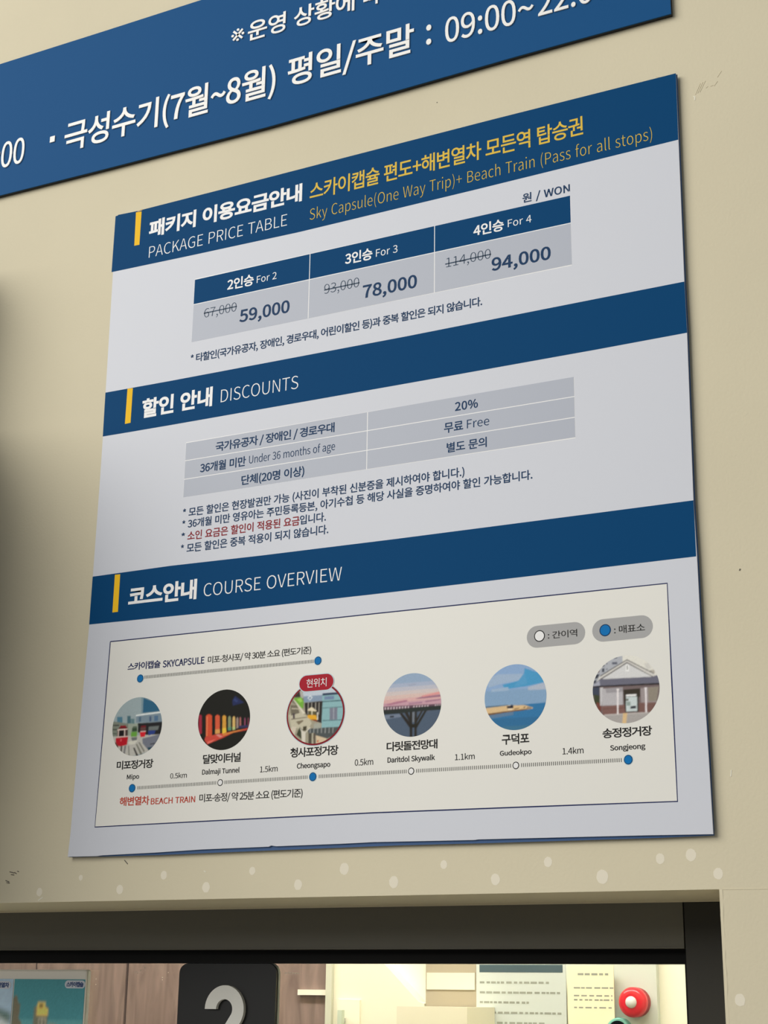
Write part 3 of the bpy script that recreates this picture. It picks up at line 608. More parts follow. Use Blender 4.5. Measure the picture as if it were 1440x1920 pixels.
BRD = [
 ('패키지 이용요금안내', 0.0703, 0.3454, 0.9478, 0.0307, 0.034, -0.04, 'w'),
 ('PACKAGE PRICE TABLE', 0.073, 0.321, 0.9094, 0.0267, -0.014, -0.02, 'w'),
 ('스카이캡슐 편도+해변열차 모든역 탑승권', 0.3587, 0.7857, 0.9447, 0.0313, 0.012, -0.05, 'y'),
 ('Sky Capsule(One Way Trip)+ Beach Train (Pass for all stops)', 0.3598, 0.8815, 0.9094, 0.0249, -0.016, 0.0, 'y'),
 ('원 / WON', 0.6957, 0.7645, 0.8599, 0.0154, 0.014, 0, 'n'),
 ('2인승', 0.2208, 0.267, 0.8255, 0.0198, 0.024, -0.03, 'w'),
 ('For 2', 0.2724, 0.3064, 0.8257, 0.0151, 0, 0, 'w'),
 ('3인승', 0.4207, 0.4651, 0.8253, 0.0199, 0.024, -0.03, 'w'),
 ('For 3', 0.4708, 0.5051, 0.8258, 0.0157, 0, 0, 'w'),
 ('4인승', 0.6224, 0.6679, 0.8255, 0.0192, 0.024, -0.03, 'w'),
 ('For 4', 0.6738, 0.7085, 0.827, 0.015, 0, 0, 'w'),
 ('67,000', 0.1819, 0.2387, 0.7871, 0.02, -0.014, -0.03, 's'),
 ('59,000', 0.2446, 0.3304, 0.7678, 0.0255, 0.022, 0, 'n'),
 ('93,000', 0.3876, 0.4443, 0.7845, 0.0206, -0.014, -0.03, 's'),
 ('78,000', 0.4506, 0.536, 0.7655, 0.0257, 0.022, 0, 'n'),
 ('114,000', 0.5809, 0.6479, 0.7858, 0.0198, -0.014, -0.03, 's'),
 ('94,000', 0.6492, 0.7352, 0.7664, 0.0249, 0.022, 0, 'n'),
 ('* 타할인(국가유공자, 장애인, 경로우대, 어린이할인 등)과 중복 할인은 되지 않습니다.', 0.1616, 0.6347, 0.7187, 0.0149, 0.014, -0.06, 'n'),
 ('할인 안내', 0.0789, 0.204, 0.6456, 0.0318, 0.034, -0.02, 'w'),
 ('DISCOUNTS', 0.2188, 0.3492, 0.6448, 0.0277, -0.014, -0.02, 'w'),
 ('국가유공자 / 장애인 / 경로우대', 0.2139, 0.41, 0.5709, 0.0155, 0.018, -0.06, 'n'),
 ('36개월 미만', 0.1887, 0.2664, 0.5416, 0.0161, 0.018, -0.03, 'n'),
 ('Under 36 months of age', 0.2719, 0.4115, 0.5427, 0.0159, -0.004, -0.02, 'n'),
 ('단체(20명 이상)', 0.2603, 0.3634, 0.5131, 0.0157, 0.018, -0.03, 'n'),
 ('20%', 0.5942, 0.6277, 0.5708, 0.016, 0.018, 0.02, 'n'),
 ('무료', 0.5782, 0.6061, 0.5425, 0.0164, 0.014, -0.02, 'n'),
 ('Free', 0.6117, 0.6439, 0.543, 0.0166, -0.004, 0, 'n'),
 ('별도 문의', 0.5821, 0.6401, 0.5141, 0.0153, 0.014, -0.02, 'n'),
 ('* 모든 할인은 현장발권만 가능 (사진이 부착된 신분증을 제시하여야 합니다.)', 0.1627, 0.6077, 0.4775, 0.0147, 0.012, -0.02, 'n'),
 ('* 36개월 미만 영유아는 주민등록등본, 아기수첩 등 해당 사실을 증명하여야 할인 가능합니다.', 0.1626, 0.7037, 0.46, 0.0145, 0.012, -0.02, 'n'),
 ('*', 0.1621, 0.1686, 0.4418, 0.0139, 0.012, -0.02, 'n'),
 ('소인 요금은 할인이 적용된 요금', 0.1729, 0.3581, 0.4415, 0.0148, 0.012, -0.02, 'r'),
 ('입니다.', 0.3587, 0.3998, 0.4419, 0.0146, 0.012, -0.02, 'n'),
 ('* 모든 할인은 중복 적용이 되지 않습니다.', 0.1625, 0.4041, 0.4234, 0.0147, 0.012, -0.02, 'n'),
 ('코스안내', 0.076, 0.1936, 0.3552, 0.0306, 0.034, -0.04, 'w'),
 ('COURSE OVERVIEW', 0.2055, 0.4267, 0.3539, 0.0261, -0.012, -0.02, 'w'),
 ('스카이캡슐', 0.0825, 0.1387, 0.259, 0.0118, 0.02, -0.06, 'b'),
 ('SKYCAPSULE', 0.1427, 0.2122, 0.2579, 0.0127, 0.018, -0.02, 'b'),
 ('미포-청사포/ 약 30분 소요 (편도기준)', 0.2181, 0.3825, 0.258, 0.0112, 0.008, -0.09, 'k'),
 ('현위치', 0.377, 0.4075, 0.2117, 0.013, 0, -0.06, 'w'),
 ('미포정거장', 0.0743, 0.1361, 0.1187, 0.0131, 0.02, -0.09, 'k'),
 ('Mipo', 0.0929, 0.1136, 0.1036, 0.0084, 0.018, -0.02, 'k'),
 ('0.5km', 0.1655, 0.1927, 0.101, 0.0094, 0.002, -0.04, 'k'),
 ('달맞이터널', 0.2177, 0.278, 0.1193, 0.0135, 0.02, -0.09, 'k'),
 ('Dalmaji Tunnel', 0.2174, 0.2771, 0.1038, 0.0088, 0.018, -0.03, 'k'),
 ('1.5km', 0.3091, 0.3363, 0.1021, 0.0104, 0.002, -0.04, 'k'),
 ('청사포정거장', 0.3549, 0.4274, 0.1203, 0.0136, 0.02, -0.09, 'k'),
 ('Cheongsapo', 0.3657, 0.4158, 0.1042, 0.0087, 0.018, -0.03, 'k'),
 ('0.5km', 0.452, 0.4787, 0.1033, 0.0109, 0.002, -0.04, 'k'),
 ('다릿돌전망대', 0.4978, 0.5697, 0.1202, 0.0128, 0.02, -0.09, 'k'),
 ('Daritdol Skywalk', 0.4993, 0.5663, 0.1047, 0.0087, 0.018, -0.03, 'k'),
 ('1.1km', 0.594, 0.6209, 0.1027, 0.01, 0.002, -0.04, 'k'),
 ('구덕포', 0.6577, 0.6941, 0.1193, 0.0139, 0.02, -0.04, 'k'),
 ('Gudeokpo', 0.6549, 0.6969, 0.1049, 0.0077, 0.018, -0.03, 'k'),
 ('1.4km', 0.7371, 0.764, 0.1018, 0.0103, 0.002, -0.04, 'k'),
 ('송정정거장', 0.7886, 0.8503, 0.1193, 0.0124, 0.02, -0.09, 'k'),
 ('Songjeong', 0.7976, 0.8413, 0.1031, 0.0081, 0.018, -0.03, 'k'),
 ('해변열차', 0.0832, 0.1331, 0.0681, 0.0132, 0.018, -0.06, 'o'),
 ('BEACH TRAIN', 0.1356, 0.2082, 0.0672, 0.011, 0.012, -0.02, 'o'),
 ('미포-송정/ 약 25분 소요 (편도기준)', 0.2149, 0.3755, 0.0675, 0.0123, 0.008, -0.09, 'k'),
 (': 간이역', 0.721, 0.7596, 0.247, 0.0103, 0.006, -0.05, 'k'),
 (': 매표소', 0.8073, 0.8463, 0.2457, 0.0109, 0.006, -0.05, 'k'),
]
COURSE_TEXT_FROM = '스카이캡슐'
load_hangul(sorted(set(c for t in BAN + BRD for c in t[0] if ord(c) > 255) | set('변열차운행시간')))

# ---------------------------------------------------------------- the wall with its window opening
WY = 0.008; HEAD = Z0 - 0.0603; JAMB = 0.9193; YF = 0.19
bm = bmesh.new()
box_bm(bm, -3.2, 3.2, WY, 0.33, HEAD, 4.4)
box_bm(bm, JAMB, 3.2, WY, 0.33, 0.0, HEAD)
box_bm(bm, -3.2, -2.0, WY, 0.33, 0.0, HEAD)
box_bm(bm, -2.0, JAMB, WY, 0.33, 0.0, 1.0)
wall = obj('wall_front', tomesh(bm), m_wall); tag(wall, 'cream painted outer wall around the ticket window', kind='structure')
# uneven painted bead on the edge of the opening
def bead(path, r, name):
    bm = bmesh.new(); rings = []
    for k, (p, t) in enumerate(path):
        t = Vector(t).normalized(); a = Vector((0, 1, 0)); b = t.cross(a); rr = r*(0.93 + 0.14*random.random())
        rings.append([bm.verts.new(Vector(p) + (a*math.cos(q) + b*math.sin(q))*rr) for q in [2*math.pi*i/8 for i in range(8)]])
    for A, B in zip(rings, rings[1:]):
        for i in range(8): bm.faces.new((A[i], A[(i+1) % 8], B[(i+1) % 8], B[i]))
    for f in bm.faces: f.smooth = True
    return obj(name, tomesh(bm), m_wall, wall)
bead([((-0.6 + i*0.007, WY + 0.0035, HEAD + 0.0028 + 0.0003*math.sin(i*0.31)), (1, 0, 0)) for i in range(int((JAMB + 0.6)/0.007) + 1)], 0.0032, 'plaster_bead')
bead([((JAMB + 0.003 + 0.0004*math.sin(i), WY + 0.003, HEAD - i*0.007), (0, 0, 1)) for i in range(50)], 0.0034, 'plaster_bead')
obj('paint_ridge', slab(strip_pts([(JAMB + .004, -.0603), (0.96, -.0607), (1.02, -.0602), (1.3, -.0606)], .0012), WY - .0003, WY + .001), m_wall, wall)
DOTS = [(-.0516,-.0463,.8),(.0191,-.0281,.55),(.0866,-.0452,.9),(.1582,-.0276,.8),(.2268,-.045,.95),(.2979,-.0253,.75),(.3679,-.0444,.95),(.4353,-.0259,1.05),(.5061,-.0439,1.05),(.5751,-.0241,.75),(.6441,-.0436,.95),(.7127,-.0245,.85),(.7805,-.0434,1.15),(.8516,-.0245,.85),(.8884,-.0213,1.0),(.919,-.0429,.9),(.9365,-.1802,.95)]
for u, v, k in DOTS:
    e = [(p[0] + random.uniform(-.0003, .0003), p[1] + random.uniform(-.0003, .0003)) for p in ell(u, v, .0062*k, .0072*k, 22)]
    obj('filler_spot', slab(e, WY - .0001, WY + .001), m_patch, wall)
m_scuff = mat('grey_scuff', (104, 98, 88), 0.8); m_faint = mat('faint_scuff', (204, 194, 164), 0.8); m_chip = mat('pale_paint_chip', (238, 234, 216), 0.7)
def scratch(p, w, m_, name='scuff_mark'): obj(name, slab(strip_pts(p, w), WY - .0003, WY + .001), m_, wall)
scratch([(.0915,-.006),(.0975,-.0115)], .0012, m_scuff)
for dx, dz, l in ((0,0,.009),(.003,-.004,.006),(-.006,-.012,.007),(-.004,-.015,.006),(.009,-.001,.004),(.014,.0005,.003)):
    scratch([(-.108+dx,-.017+dz),(-.108+dx+l,-.0175+dz-.002*random.random())], .0011, m_scuff)
scratch([(-.053,-.058),(-.045,-.0535)], .0014, m_chip, 'paint_chip')
scratch([(.2222,-.0235),(.2255,-.0252)], .0012, m_chip, 'paint_chip')
scratch([(.9375,.9645),(.9395,.9625),(.9392,.958)], .0016, m_chip, 'paint_chip')
scratch([(.9395,.066),(.9405,.0735)], .0012, m_chip, 'paint_chip')
scratch([(.5619,1.0563),(.5626,1.0575)], .0012, m_scuff)
scratch([(.9630,.3095),(.9642,.3118)], .0016, m_scuff)
for k in range(3): scratch([(.9405+.0030*k,.966+.001*k),(.9480+.0034*k,.981+.001*k)], .0004, m_faint)
for a_, b_ in (((.955,.972),(.958,.974)), ((.961,.973),(.965,.9735)), ((.966,.972),(.971,.978)), ((.971,.984),(.977,.992)), ((.888,1.008),(.902,1.002)), ((.790,.968),(.812,.976))): scratch([a_, b_], .0004, m_faint)

# ---------------------------------------------------------------- window frame
win = empty('window_1', (0.0, YF, HEAD), 'dark bronze ticket window frame with clear glass', kind='structure')
obj('head_rail', box(-2.0, 0.8222, YF, YF + .06, Z0 - .1184, HEAD - .0004, .0012), m_frame, win)
obj('side_stile', box(0.8244, JAMB + .02, YF - .001, YF + .06, 1.0, HEAD - .0004, .0012), mat('shaded_bronze_stile', (50, 48, 41), .45, .3), win)  # frame bronze darkened here to offset the light the stile catches
obj('glazing_bead', box(-2.0, 0.826, YF + .024, YF + .05, Z0 - .1368, Z0 - .117, .001), m_bead, win)
obj('glazing_bead', box(0.8150, 0.826, YF + .024, YF + .05, 1.0, Z0 - .1368, .001), m_bead, win)
obj('drip_lip', box(-2.0, 0.8225, YF - .0015, YF + .006, Z0 - .1186, Z0 - .1172, .0004), m_frame, win)
obj('sill_rail', box(-2.0, 0.825, YF, YF + .06, 1.0, 1.06, .001), m_frame, win)
obj('sealant_line', box(-2.0, JAMB, YF - .003, YF, HEAD - .0022, HEAD + .0006), mat('sealant', (205, 196, 170), .6), win)
g = bpy.data.materials.new('window_glass'); g.use_nodes = True; N = g.node_tree; N.nodes.clear()
out = N.nodes.new('ShaderNodeOutputMaterial'); tr_ = N.nodes.new('ShaderNodeBsdfTransparent'); gl = N.nodes.new('ShaderNodeBsdfGlossy'); mx = N.nodes.new('ShaderNodeMixShader'); fr = N.nodes.new('ShaderNodeFresnel')
gl.inputs['Roughness'].default_value = 0.01; fr.inputs[0].default_value = 1.45; tr_.inputs[0].default_value = (.96, .98, .97, 1)
N.links.new(fr.outputs[0], mx.inputs[0]); N.links.new(tr_.outputs[0], mx.inputs[1]); N.links.new(gl.outputs[0], mx.inputs[2]); N.links.new(mx.outputs[0], out.inputs[0])
obj('glass_pane', box(-2.0, 0.826, YF + .0365, YF + .0425, 1.05, Z0 - .125), g, win)

# ---------------------------------------------------------------- number plate on the glass
m_sp = mat('paint_speck', (236, 228, 210), .5)
for k, (u, v, l) in enumerate(((-.031,-.151,.0022),(-.026,-.147,.0016),(-.0335,-.149,.0012),(-.036,-.150,.001),(-.107,-.168,.0012),(-.1072,-.160,.0009),(.014,-.157,.0014),(.0142,-.1605,.001),(.024,-.150,.001),(.2262,-.1500,.003),(.2325,-.1497,.0036),(.2372,-.1499,.003),(.2420,-.1500,.004),(.2465,-.1502,.003),(-.019,-.143,.0016))):
    obj('paint_speck', slab(ell(u, v, l*.6, .0006, 8), YF + .0362, YF + .0366), m_sp, win)
npo = empty('number_plate', (0.134, 0.22, Z0 - .33), 'black rounded plate with a raised pale number 2 on the window glass', 'sign')
obj('plate', slab(rrect(.0505, .2163, -.33, -.1374, .0135), .2165, .2262, .0008), m_plate, npo)
obj('plate_rim', slab(rrect(.0495, .2173, -.331, -.1366, .0142), .2215, .2262), mat('clear_plate_rim', (170, 172, 165), .3), npo)
RO, RI, NX, NZ = .0330, .0138, .1345, -.2005; A1 = math.radians(-38)
num = [(NX + RO*math.cos(a), NZ + RO*math.sin(a)) for a in [math.pi + (A1 - math.pi)*i/26 for i in range(27)]]
num += [(NX - .0075, NZ - .0690), (NX + .0335, NZ - .0690), (NX + .0335, NZ - .0885), (NX - .0335, NZ - .0885), (NX - .0335, NZ - .0730)]
num += [(NX + RI*math.cos(a), NZ + RI*math.sin(a)) for a in [A1 + (math.pi - A1)*i/20 for i in range(21)]]
obj('numeral', slab(num, .2105, .2165, .0008), m_num, npo)

# ---------------------------------------------------------------- poster in a clear holder on the glass
pf = empty('poster_holder', (-.28, .22, Z0 - .34), 'clear acrylic holder with a travel photo poster on the glass at the left', 'poster')
obj('holder_back', slab(rrect(-.52, -.1172, -.36, -.1468, .004), .2195, .226, .0005), mat('frosted_acrylic', (246, 242, 232), .25), pf)
for a_, b_ in (((-.52, -.1488), (-.1185, -.1475)), ((-.1190, -.147), (-.1180, -.36))):
    obj('holder_edge', slab(strip_pts([a_, b_], .0022), .2172, .2197), mat('bright_acrylic_edge', (232, 226, 212), .2), pf)
teal = [([(-1,1),(1,1),(1,-.2),(-1,-.2)],(66,122,130)), ([(-1,.3),(1,.3),(1,-.2),(-1,-.2)],(82,136,140)), ([(-1,0),(1,0),(1,-.5),(-1,-.5)],(112,156,150)), ([(-1,-.4),(1,-.4),(1,-1),(-1,-1)],(150,168,152)),
 ([(-1,.64),(-.98,.7),(-.9,.72),(-.84,.58),(-.78,.55),(-.8,.3),(-.72,.25),(-.68,0),(-.66,-1),(-1,-1)],(104,100,84)),
 ([(-.38,.52),(.02,.52),(.02,-1),(-.38,-1)],(108,108,92)), ([(-.29,.6),(-.07,.6),(-.07,.52),(.02,.48),(.02,.36),(-.30,.36),(-.30,.5)],(208,178,96)), ([(-.24,.57),(-.13,.57),(-.13,.5),(-.24,.5)],(120,104,66)),
 ([(-.24,.34),(-.02,.34),(-.02,-1),(-.24,-1)],(150,146,128)), ([(-.2,.3),(-.16,.3),(-.16,-1),(-.2,-1)],(80,84,76)), ([(-.1,.3),(-.06,.3),(-.06,-1),(-.1,-1)],(80,84,76)),
 ([(.06,.25),(.3,.22),(.34,.05),(.4,.0),(.4,-1),(.04,-1)],(118,132,120)), ([(.12,.12),(.26,.12),(.26,-1),(.12,-1)],(170,174,160)), ([(-.66,.2),(-.5,.1),(-.4,-.1),(-.4,-1),(-.66,-1)],(128,132,112))]
obj('poster_picture', raster_mesh('poster_picture', -.1895, -.245, .0680, .084, .2188, (66,122,130), teal, n=80, disc=False, fac=2.1, grain=.06), m_photo, pf)
lt = [([(-1,1),(1,1),(1,0),(-1,0)],(150,172,190)), ([(-1,.45),(.4,.55),(1,.4),(1,.2),(-1,.3)],(88,110,104)), ([(-1,.36),(.6,.4),(1,.2),(1,-1),(-1,-1)],(186,194,196)), ([(0,.1),(.5,.12),(.5,-.1),(0,-.1)],(90,96,90))]
obj('poster_picture', raster_mesh('poster_picture', -.350, -.245, .0905, .084, .2188, (150,172,190), lt, n=40, disc=False, fac=1.9, grain=.05), m_photo, pf)
m_pl = mat('white_label', (215, 222, 232), .4); m_pt = mat('blue_label_text', (48, 76, 130), .4)
obj('picture_label', slab(pill(-.1402, -.1682, .0192, .0058), .2183, .2187), m_pl, pf)
lettering('lettering', letters('스카이캡슐', -.1562, -.1242, -.1712, .0078, .05, -.06, .2181), m_pt, pf)
obj('picture_label', slab(pill(-.2830, -.1700, .0192, .0058), .2183, .2187), m_pl, pf)
lettering('lettering', letters('해변열차', -.2985, -.2672, -.1730, .0078, .05, -.06, .2181), m_pt, pf)

# ---------------------------------------------------------------- long blue banner
ban = empty('banner_sign', (0.0, 0.0, Z0 + 1.09), 'long blue opening hours sign with white raised letters above the price board', 'sign')
bt = [(-1.6, 1.354), (-.0434, 1.3545), (.1368, 1.3555), (.9152, 1.3560)]
bb = [(.9150, 1.0940), (.6939, 1.0925), (.5069, 1.0893), (.2786, 1.0866), (-.0219, 1.0896), (-.2414, 1.0930), (-1.6, 1.093)]
obj('panel', slab(bt + bb, 0.0, .0018), m_bblue, ban)
obj('backing_edge', slab([(x, y) for x, y in bt] + [(x, y + .0002) for x, y in bb], .0018, .0078), m_edge, ban)
obj('lettering', slab([(-.1431, 1.1668), (-.1332, 1.1668), (-.1332, 1.1778), (-.1431, 1.1778)], -.0017, -.0001), m_wlet, ban)
for t in BAN: lettering('lettering', letters(*t[:7], -.0001, .0016, 5), m_wlet, ban)

# ---------------------------------------------------------------- price board
brd = empty('price_board', (0.459, 0.0, Z0), 'large white and blue package price board with tables and a course map', 'sign')
left = [(.0038,.9002),(.0058,.8988),(.0081,.6963),(.009,.6249),(.0093,.555),(.0088,.405),(.0086,.3325),(.0034,.1425),(.0018,.0345),(0,0)]
bot = [(.0014,.0005),(.0489,.0000),(.0586,.0008),(.1486,.002),(.2226,.0039),(.3265,.0044),(.330,.0058),(.338,.0046),(.432,.0048),(.4806,.0054),(.6205,.0036),(.6242,.0041),(.7382,.003),(.8398,.0019),(.9177,.0006)]
right = [(.9176,.0009),(.9167,.0919),(.9154,.1664),(.9146,.2556),(.9144,.3315),(.9134,.4022),(.9145,.52),(.9156,.6242),(.9153,.6953),(.9167,.9002),(.9175,1.0)]
top = [(.6477,1.0006),(.4104,.9993),(.2027,.9979),(.0409,.9975),(.008,.9992),(.0075,.9982),(.0038,.9978)]
obj('panel', slab(left + bot + right + top, 0.0, .0026), m_sheet, brd)
back = [(u + .0005, v) for u, v in left] + [(.05,-.0005),(.15,-.0012),(.33,-.0002),(.52,.0006),(.64,-.0004),(.85,-.0012),(.918,-.0006)] + [(u + .0012, v) for u, v in right[1:]] + [(u, v - .0006) for u, v in top]
obj('backing_sheet', slab(back, .0026, .0040), m_back, brd)
for a_ in (.1, .8): obj('spacer', box(a_, a_ + .03, .004, .0078, Z0 + .08, Z0 + .93), m_back, brd)
y1, y2, y3, y4 = -.0001, -.0002, -.0003, -.0004
def flat(name, pts, m_, y, par): return obj(name, slab(pts, y, y + .0001), m_, par)
hb = [(.0030,.9001),(.15,.8970),(.3415,.8940),(.413,.8945),(.62,.8962),(.9165,.9003)]
flat('title_band', hb + [(.9177,1.0004)] + top[:-1] + [(.0030,.9978)], m_blue, y1, brd)
flat('title_band', [(.0088,.6246),(.055,.6241),(.1324,.6236),(.3854,.6231),(.60,.6230),(.7965,.6233),(.9158,.6243),(.9155,.6953),(.7986,.6949),(.52,.6935),(.2949,.6942),(.1278,.6948),(.0079,.6961)], m_blue, y1, brd)
flat('title_band', [(.0084,.3325),(.25,.3298),(.475,.3295),(.70,.3300),(.9135,.3310),(.9136,.4021),(.7901,.4020),(.5058,.4022),(.30,.4035),(.1464,.4058),(.0086,.4048)], m_blue, y1, brd)
for q in ([(.0437,.9370),(.0535,.9366),(.0535,.9946),(.0427,.9956)], [(.0487,.6385),(.0590,.6388),(.0591,.6950),(.0491,.6955)], [(.0489,.3465),(.0587,.3466),(.0584,.4030),(.0489,.4033)]):
    flat('accent_bar', q, m_yel, y2, brd)
flat('accent_bar', [(.044,.9968),(.0475,.9958),(.0545,.9964),(.0552,.9986)], mat('peeled_vinyl', (196, 160, 76), .5), y3, brd)
# price table cells, then discount table cells
def cells(us, rows, names, mm):
    for r in range(len(rows) - 1):
        for c in range(len(us) - 1):
            g_ = .0006
            flat('table_cell', [(us[c]+g_, rows[r+1]+g_), (us[c+1]-g_, rows[r+1]+g_), (us[c+1]-g_, rows[r]-g_), (us[c]+g_, rows[r]-g_)], mm[r], y1, brd)
flat('table_backing', [(.1616,.7520),(.7646,.7500),(.7652,.8534),(.1614,.8554)], m_white, -.00005, brd)
cells((.1611,.3621,.5629,.7652), (.8545,.8129,.7508), None, (m_blue, m_cell))
flat('table_backing', [(.1616,.5076),(.7638,.5058),(.7640,.5900),(.1616,.5918)], m_white, -.00005, brd)
cells((.1613,.4616,.7641), (.5912,.5633,.5346,.5066), None, (m_cell,)*3)
for p in ([(.1812,.7946),(.2393,.7946)], [(.3874,.7908),(.4450,.7908)], [(.5795,.7912),(.6485,.7917)]): flat('strike_line', strip_pts(p, .0016), m_strike, y3, brd)
# course overview panel
cu_ = [(.0488,.3033),(.26,.3028),(.49,.3027),(.70,.3020),(.8762,.3014),(.8768,.18),(.8775,.0394),(.70,.0408),(.48,.0421),(.25,.0412),(.0435,.0398),(.0466,.18)]
cp = flat('course_panel', cu_, m_cream, y1, brd)
obj('border_line', slab(strip_pts(cu_ + [cu_[0]], .0015), y2, y2 + .00005), m_navy2, cp)
def track(u0, u1, vf, n):
    bm = bmesh.new()
    for i in range(n):
        u = u0 + (u1-u0)*(i+.5)/n; v = vf(u)
        a_ = [bm.verts.new((u+dx, y2, Z0+v+dv)) for dx, dv in ((-.00055,-.0023),(.00055,-.0023),(.00055,.0023),(-.00055,.0023))]; bm.faces.new(a_)
    o = obj('track_ticks', tomesh(bm), m_tick, cp); o['kind'] = 'stuff'
track(.1120, .3872, lambda u: .2462 + .0001*math.sin(u*8), 116)
vf = lambda u: float(np.interp(u, (.103,.247,.39,.533,.676,.82), (.0908,.0916,.0922,.0922,.0918,.0909)))
PT = [(.1029,1),(.2471,0),(.3902,1),(.5331,0),(.6760,0),(.8198,1)]
for (a_, ka), (b_, kb) in zip(PT, PT[1:]): track(a_ + (.0082 if ka else .0062), b_ - (.0075 if kb else .0058), vf, round((b_-a_-.014)/.00262))
def dot(u, v, big, y=y2):
    if big:
        flat('station_dot', ell(u, v, .0062, .0065, 28), m_halo, y, cp); flat('station_dot', ell(u, v, .0054, .0057, 28), m_navy, y-.0001, cp); flat('station_dot', ell(u, v, .0045, .0048, 28), m_dot, y-.0002, cp)
    else:
        flat('station_dot', ell(u, v, .0044, .0046, 24), m_black, y, cp); flat('station_dot', ell(u, v, .0033, .0035, 24), m_white, y-.0001, cp)
dot(.1054, .2449, 1); dot(.3933, .2464, 1)
for u, k in PT: dot(u, vf(u), k)
flat('legend_pill', pill(.7314, .2506, .0386, .0140), m_pill, y2, cp); flat('legend_pill', pill(.8177, .2507, .0385, .0141), m_pill, y2, cp)
flat('station_dot', ell(.7099,.2512,.0072,.0074,32), m_black, y3, cp); flat('station_dot', ell(.7099,.2512,.0060,.0062,32), m_white, y4, cp)
flat('station_dot', ell(.7959,.2506,.0074,.0076,32), m_navy, y3, cp); flat('station_dot', ell(.7959,.2506,.0062,.0064,32), m_dot, y4, cp)
flat('station_ring', ell(.3916,.1753,.0450,.0432,72), m_halo, y2, cp)
flat('station_ring', ell(.3916,.1753,.0440,.0421,72), m_maroon, y3, cp)
PHF = 1.30
for k, ((cu, cv, ru, rv), rows) in PICS.items():
    if k == 'c3': ru, rv, cv = .0416, .0397, .1753
    bgc, pl = unpack(rows)
    obj('station_photo', raster_mesh('station_photo', cu, cv, ru, rv, -.0004 if k == 'c3' else y2, bgc, pl, fac=PHF), m_photo, cp)
flat('here_pill', pill(.3919,.2168,.0270,.0118), m_halo, -.0005, cp); flat('here_pill', pill(.3919,.2168,.0259,.0107), m_crim, -.0006, cp)
sub = False
for t in BRD:
    if t[0] == COURSE_TEXT_FROM: sub = True
    y = -.0008 if t[0] == '현위치' else -.0003
    lettering('lettering', letters(*t[:7], y, 0, 4), MATS[t[7]], cp if sub else brd)

# ---------------------------------------------------------------- ticket office behind the glass
BY = 1.6
m_in = mat('interior_cream_wall', (240, 236, 216), .7, .3, var=(2, .03))
m_taupe = mat('taupe_wall_panel', (172, 160, 138), .6, .3)
bw = obj('wall_back', box(-3.0, 1.2, BY + .03, BY + .09, 0, 2.8), m_in); tag(bw, 'cream interior back wall of the ticket office', kind='structure')
o = obj('wall_left', box(-3.06, -3.0, .33, BY + .09, 0, 2.8), m_in); tag(o, kind='structure')
o = obj('wall_right', box(1.2, 1.26, .33, BY + .09, 0, 2.8), m_in); tag(o, kind='structure')
o = obj('ceiling', box(-3.06, 1.26, .33, BY + .09, 2.8, 2.86), mat('ceiling_white', (230, 228, 220), .8)); tag(o, kind='structure')
m_floor = mat('grey_pavement', (150, 146, 140), .8, .3, var=(6, .1))
o = obj('floor', box(-9, 9, -9, BY + .09, -.1, 0), m_floor); tag(o, kind='structure')
mw = bpy.data.materials.new('brown_wood_laminate'); mw.use_nodes = True; N = mw.node_tree; b = N.nodes['Principled BSDF']; b.inputs['Roughness'].default_value = .45
t = N.nodes.new('ShaderNodeTexCoord'); mp = N.nodes.new('ShaderNodeMapping'); n = N.nodes.new('ShaderNodeTexNoise'); r = N.nodes.new('ShaderNodeValToRGB')
mp.inputs['Scale'].default_value = (14, 14, 2.2); n.inputs['Scale'].default_value = 2.2; n.inputs['Detail'].default_value = 8; n.inputs['Distortion'].default_value = 1.2
N.links.new(t.outputs['Object'], mp.inputs[0]); N.links.new(mp.outputs[0], n.inputs['Vector']); N.links.new(n.outputs['Fac'], r.inputs[0]); N.links.new(r.outputs[0], b.inputs['Base Color'])
r.color_ramp.elements[0].position = .3; r.color_ramp.elements[0].color = (*lin((116, 96, 88)), 1); r.color_ramp.elements[1].position = .72; r.color_ramp.elements[1].color = (*lin((152, 130, 120)), 1)
for u0, u1 in ((-2.49,-2.205),(-2.20,-1.915),(-1.91,-1.625),(-1.62,-1.335),(-1.33,-1.046),(-1.038,-.752),(-.746,-.458)):
    obj('wood_panel', box(u0, u1, BY, BY + .03, 0, 2.8, .002), mw, bw)
obj('panel_gap', box(-2.5, -.46, BY + .015, BY + .0299, 0, 2.8), mat('dark_gap', (60, 44, 38), .7), bw)
obj('corner_post', box(-.456, -.440, BY - .02, BY + .03, 0, 2.8, .002), mat('pale_green_white_post', (206, 206, 186), .4), bw)
obj('wall_panel', box(-.2025, -.0745, BY - .004, BY + .03, 0, 2.8, .001), m_taupe, bw)
obj('reflection_strip', box(-.536, -.456, BY - .012, BY, Z0 - .1745, Z0 - .162, .002), mat('white_reflection_strip', (240, 232, 214), .5), bw)  # raised strip built in place of a bright bar reflected in the glass
dr = empty('reflection_board_1', (-.32, BY, 0), 'cream interior board with a handle, shaped after a bright reflection in the glass', kind='structure')
obj('reflection_leaf', slab([(-.4395,-1.8),(-.2035,-1.8),(-.2035,-.190),(-.2171,-.1865),(-.3145,-.0960),(-.4395,-.0960)], BY - .010, BY + .03), mat('cream_reflection_board', (236, 231, 208), .5), dr)  # diagonal corner gives the board the outline of a bright glass reflection
obj('board_handle', box(-.412, -.400, BY - .04, BY - .028, 1.2, Z0 - .207, .003), mat('pale_green_handle', (196, 206, 184), .3), dr)
obj('handle_mount', box(-.409, -.403, BY - .03, BY - .008, Z0 - .235, Z0 - .225, .001), mat('steel', (180, 180, 176), .3), dr)
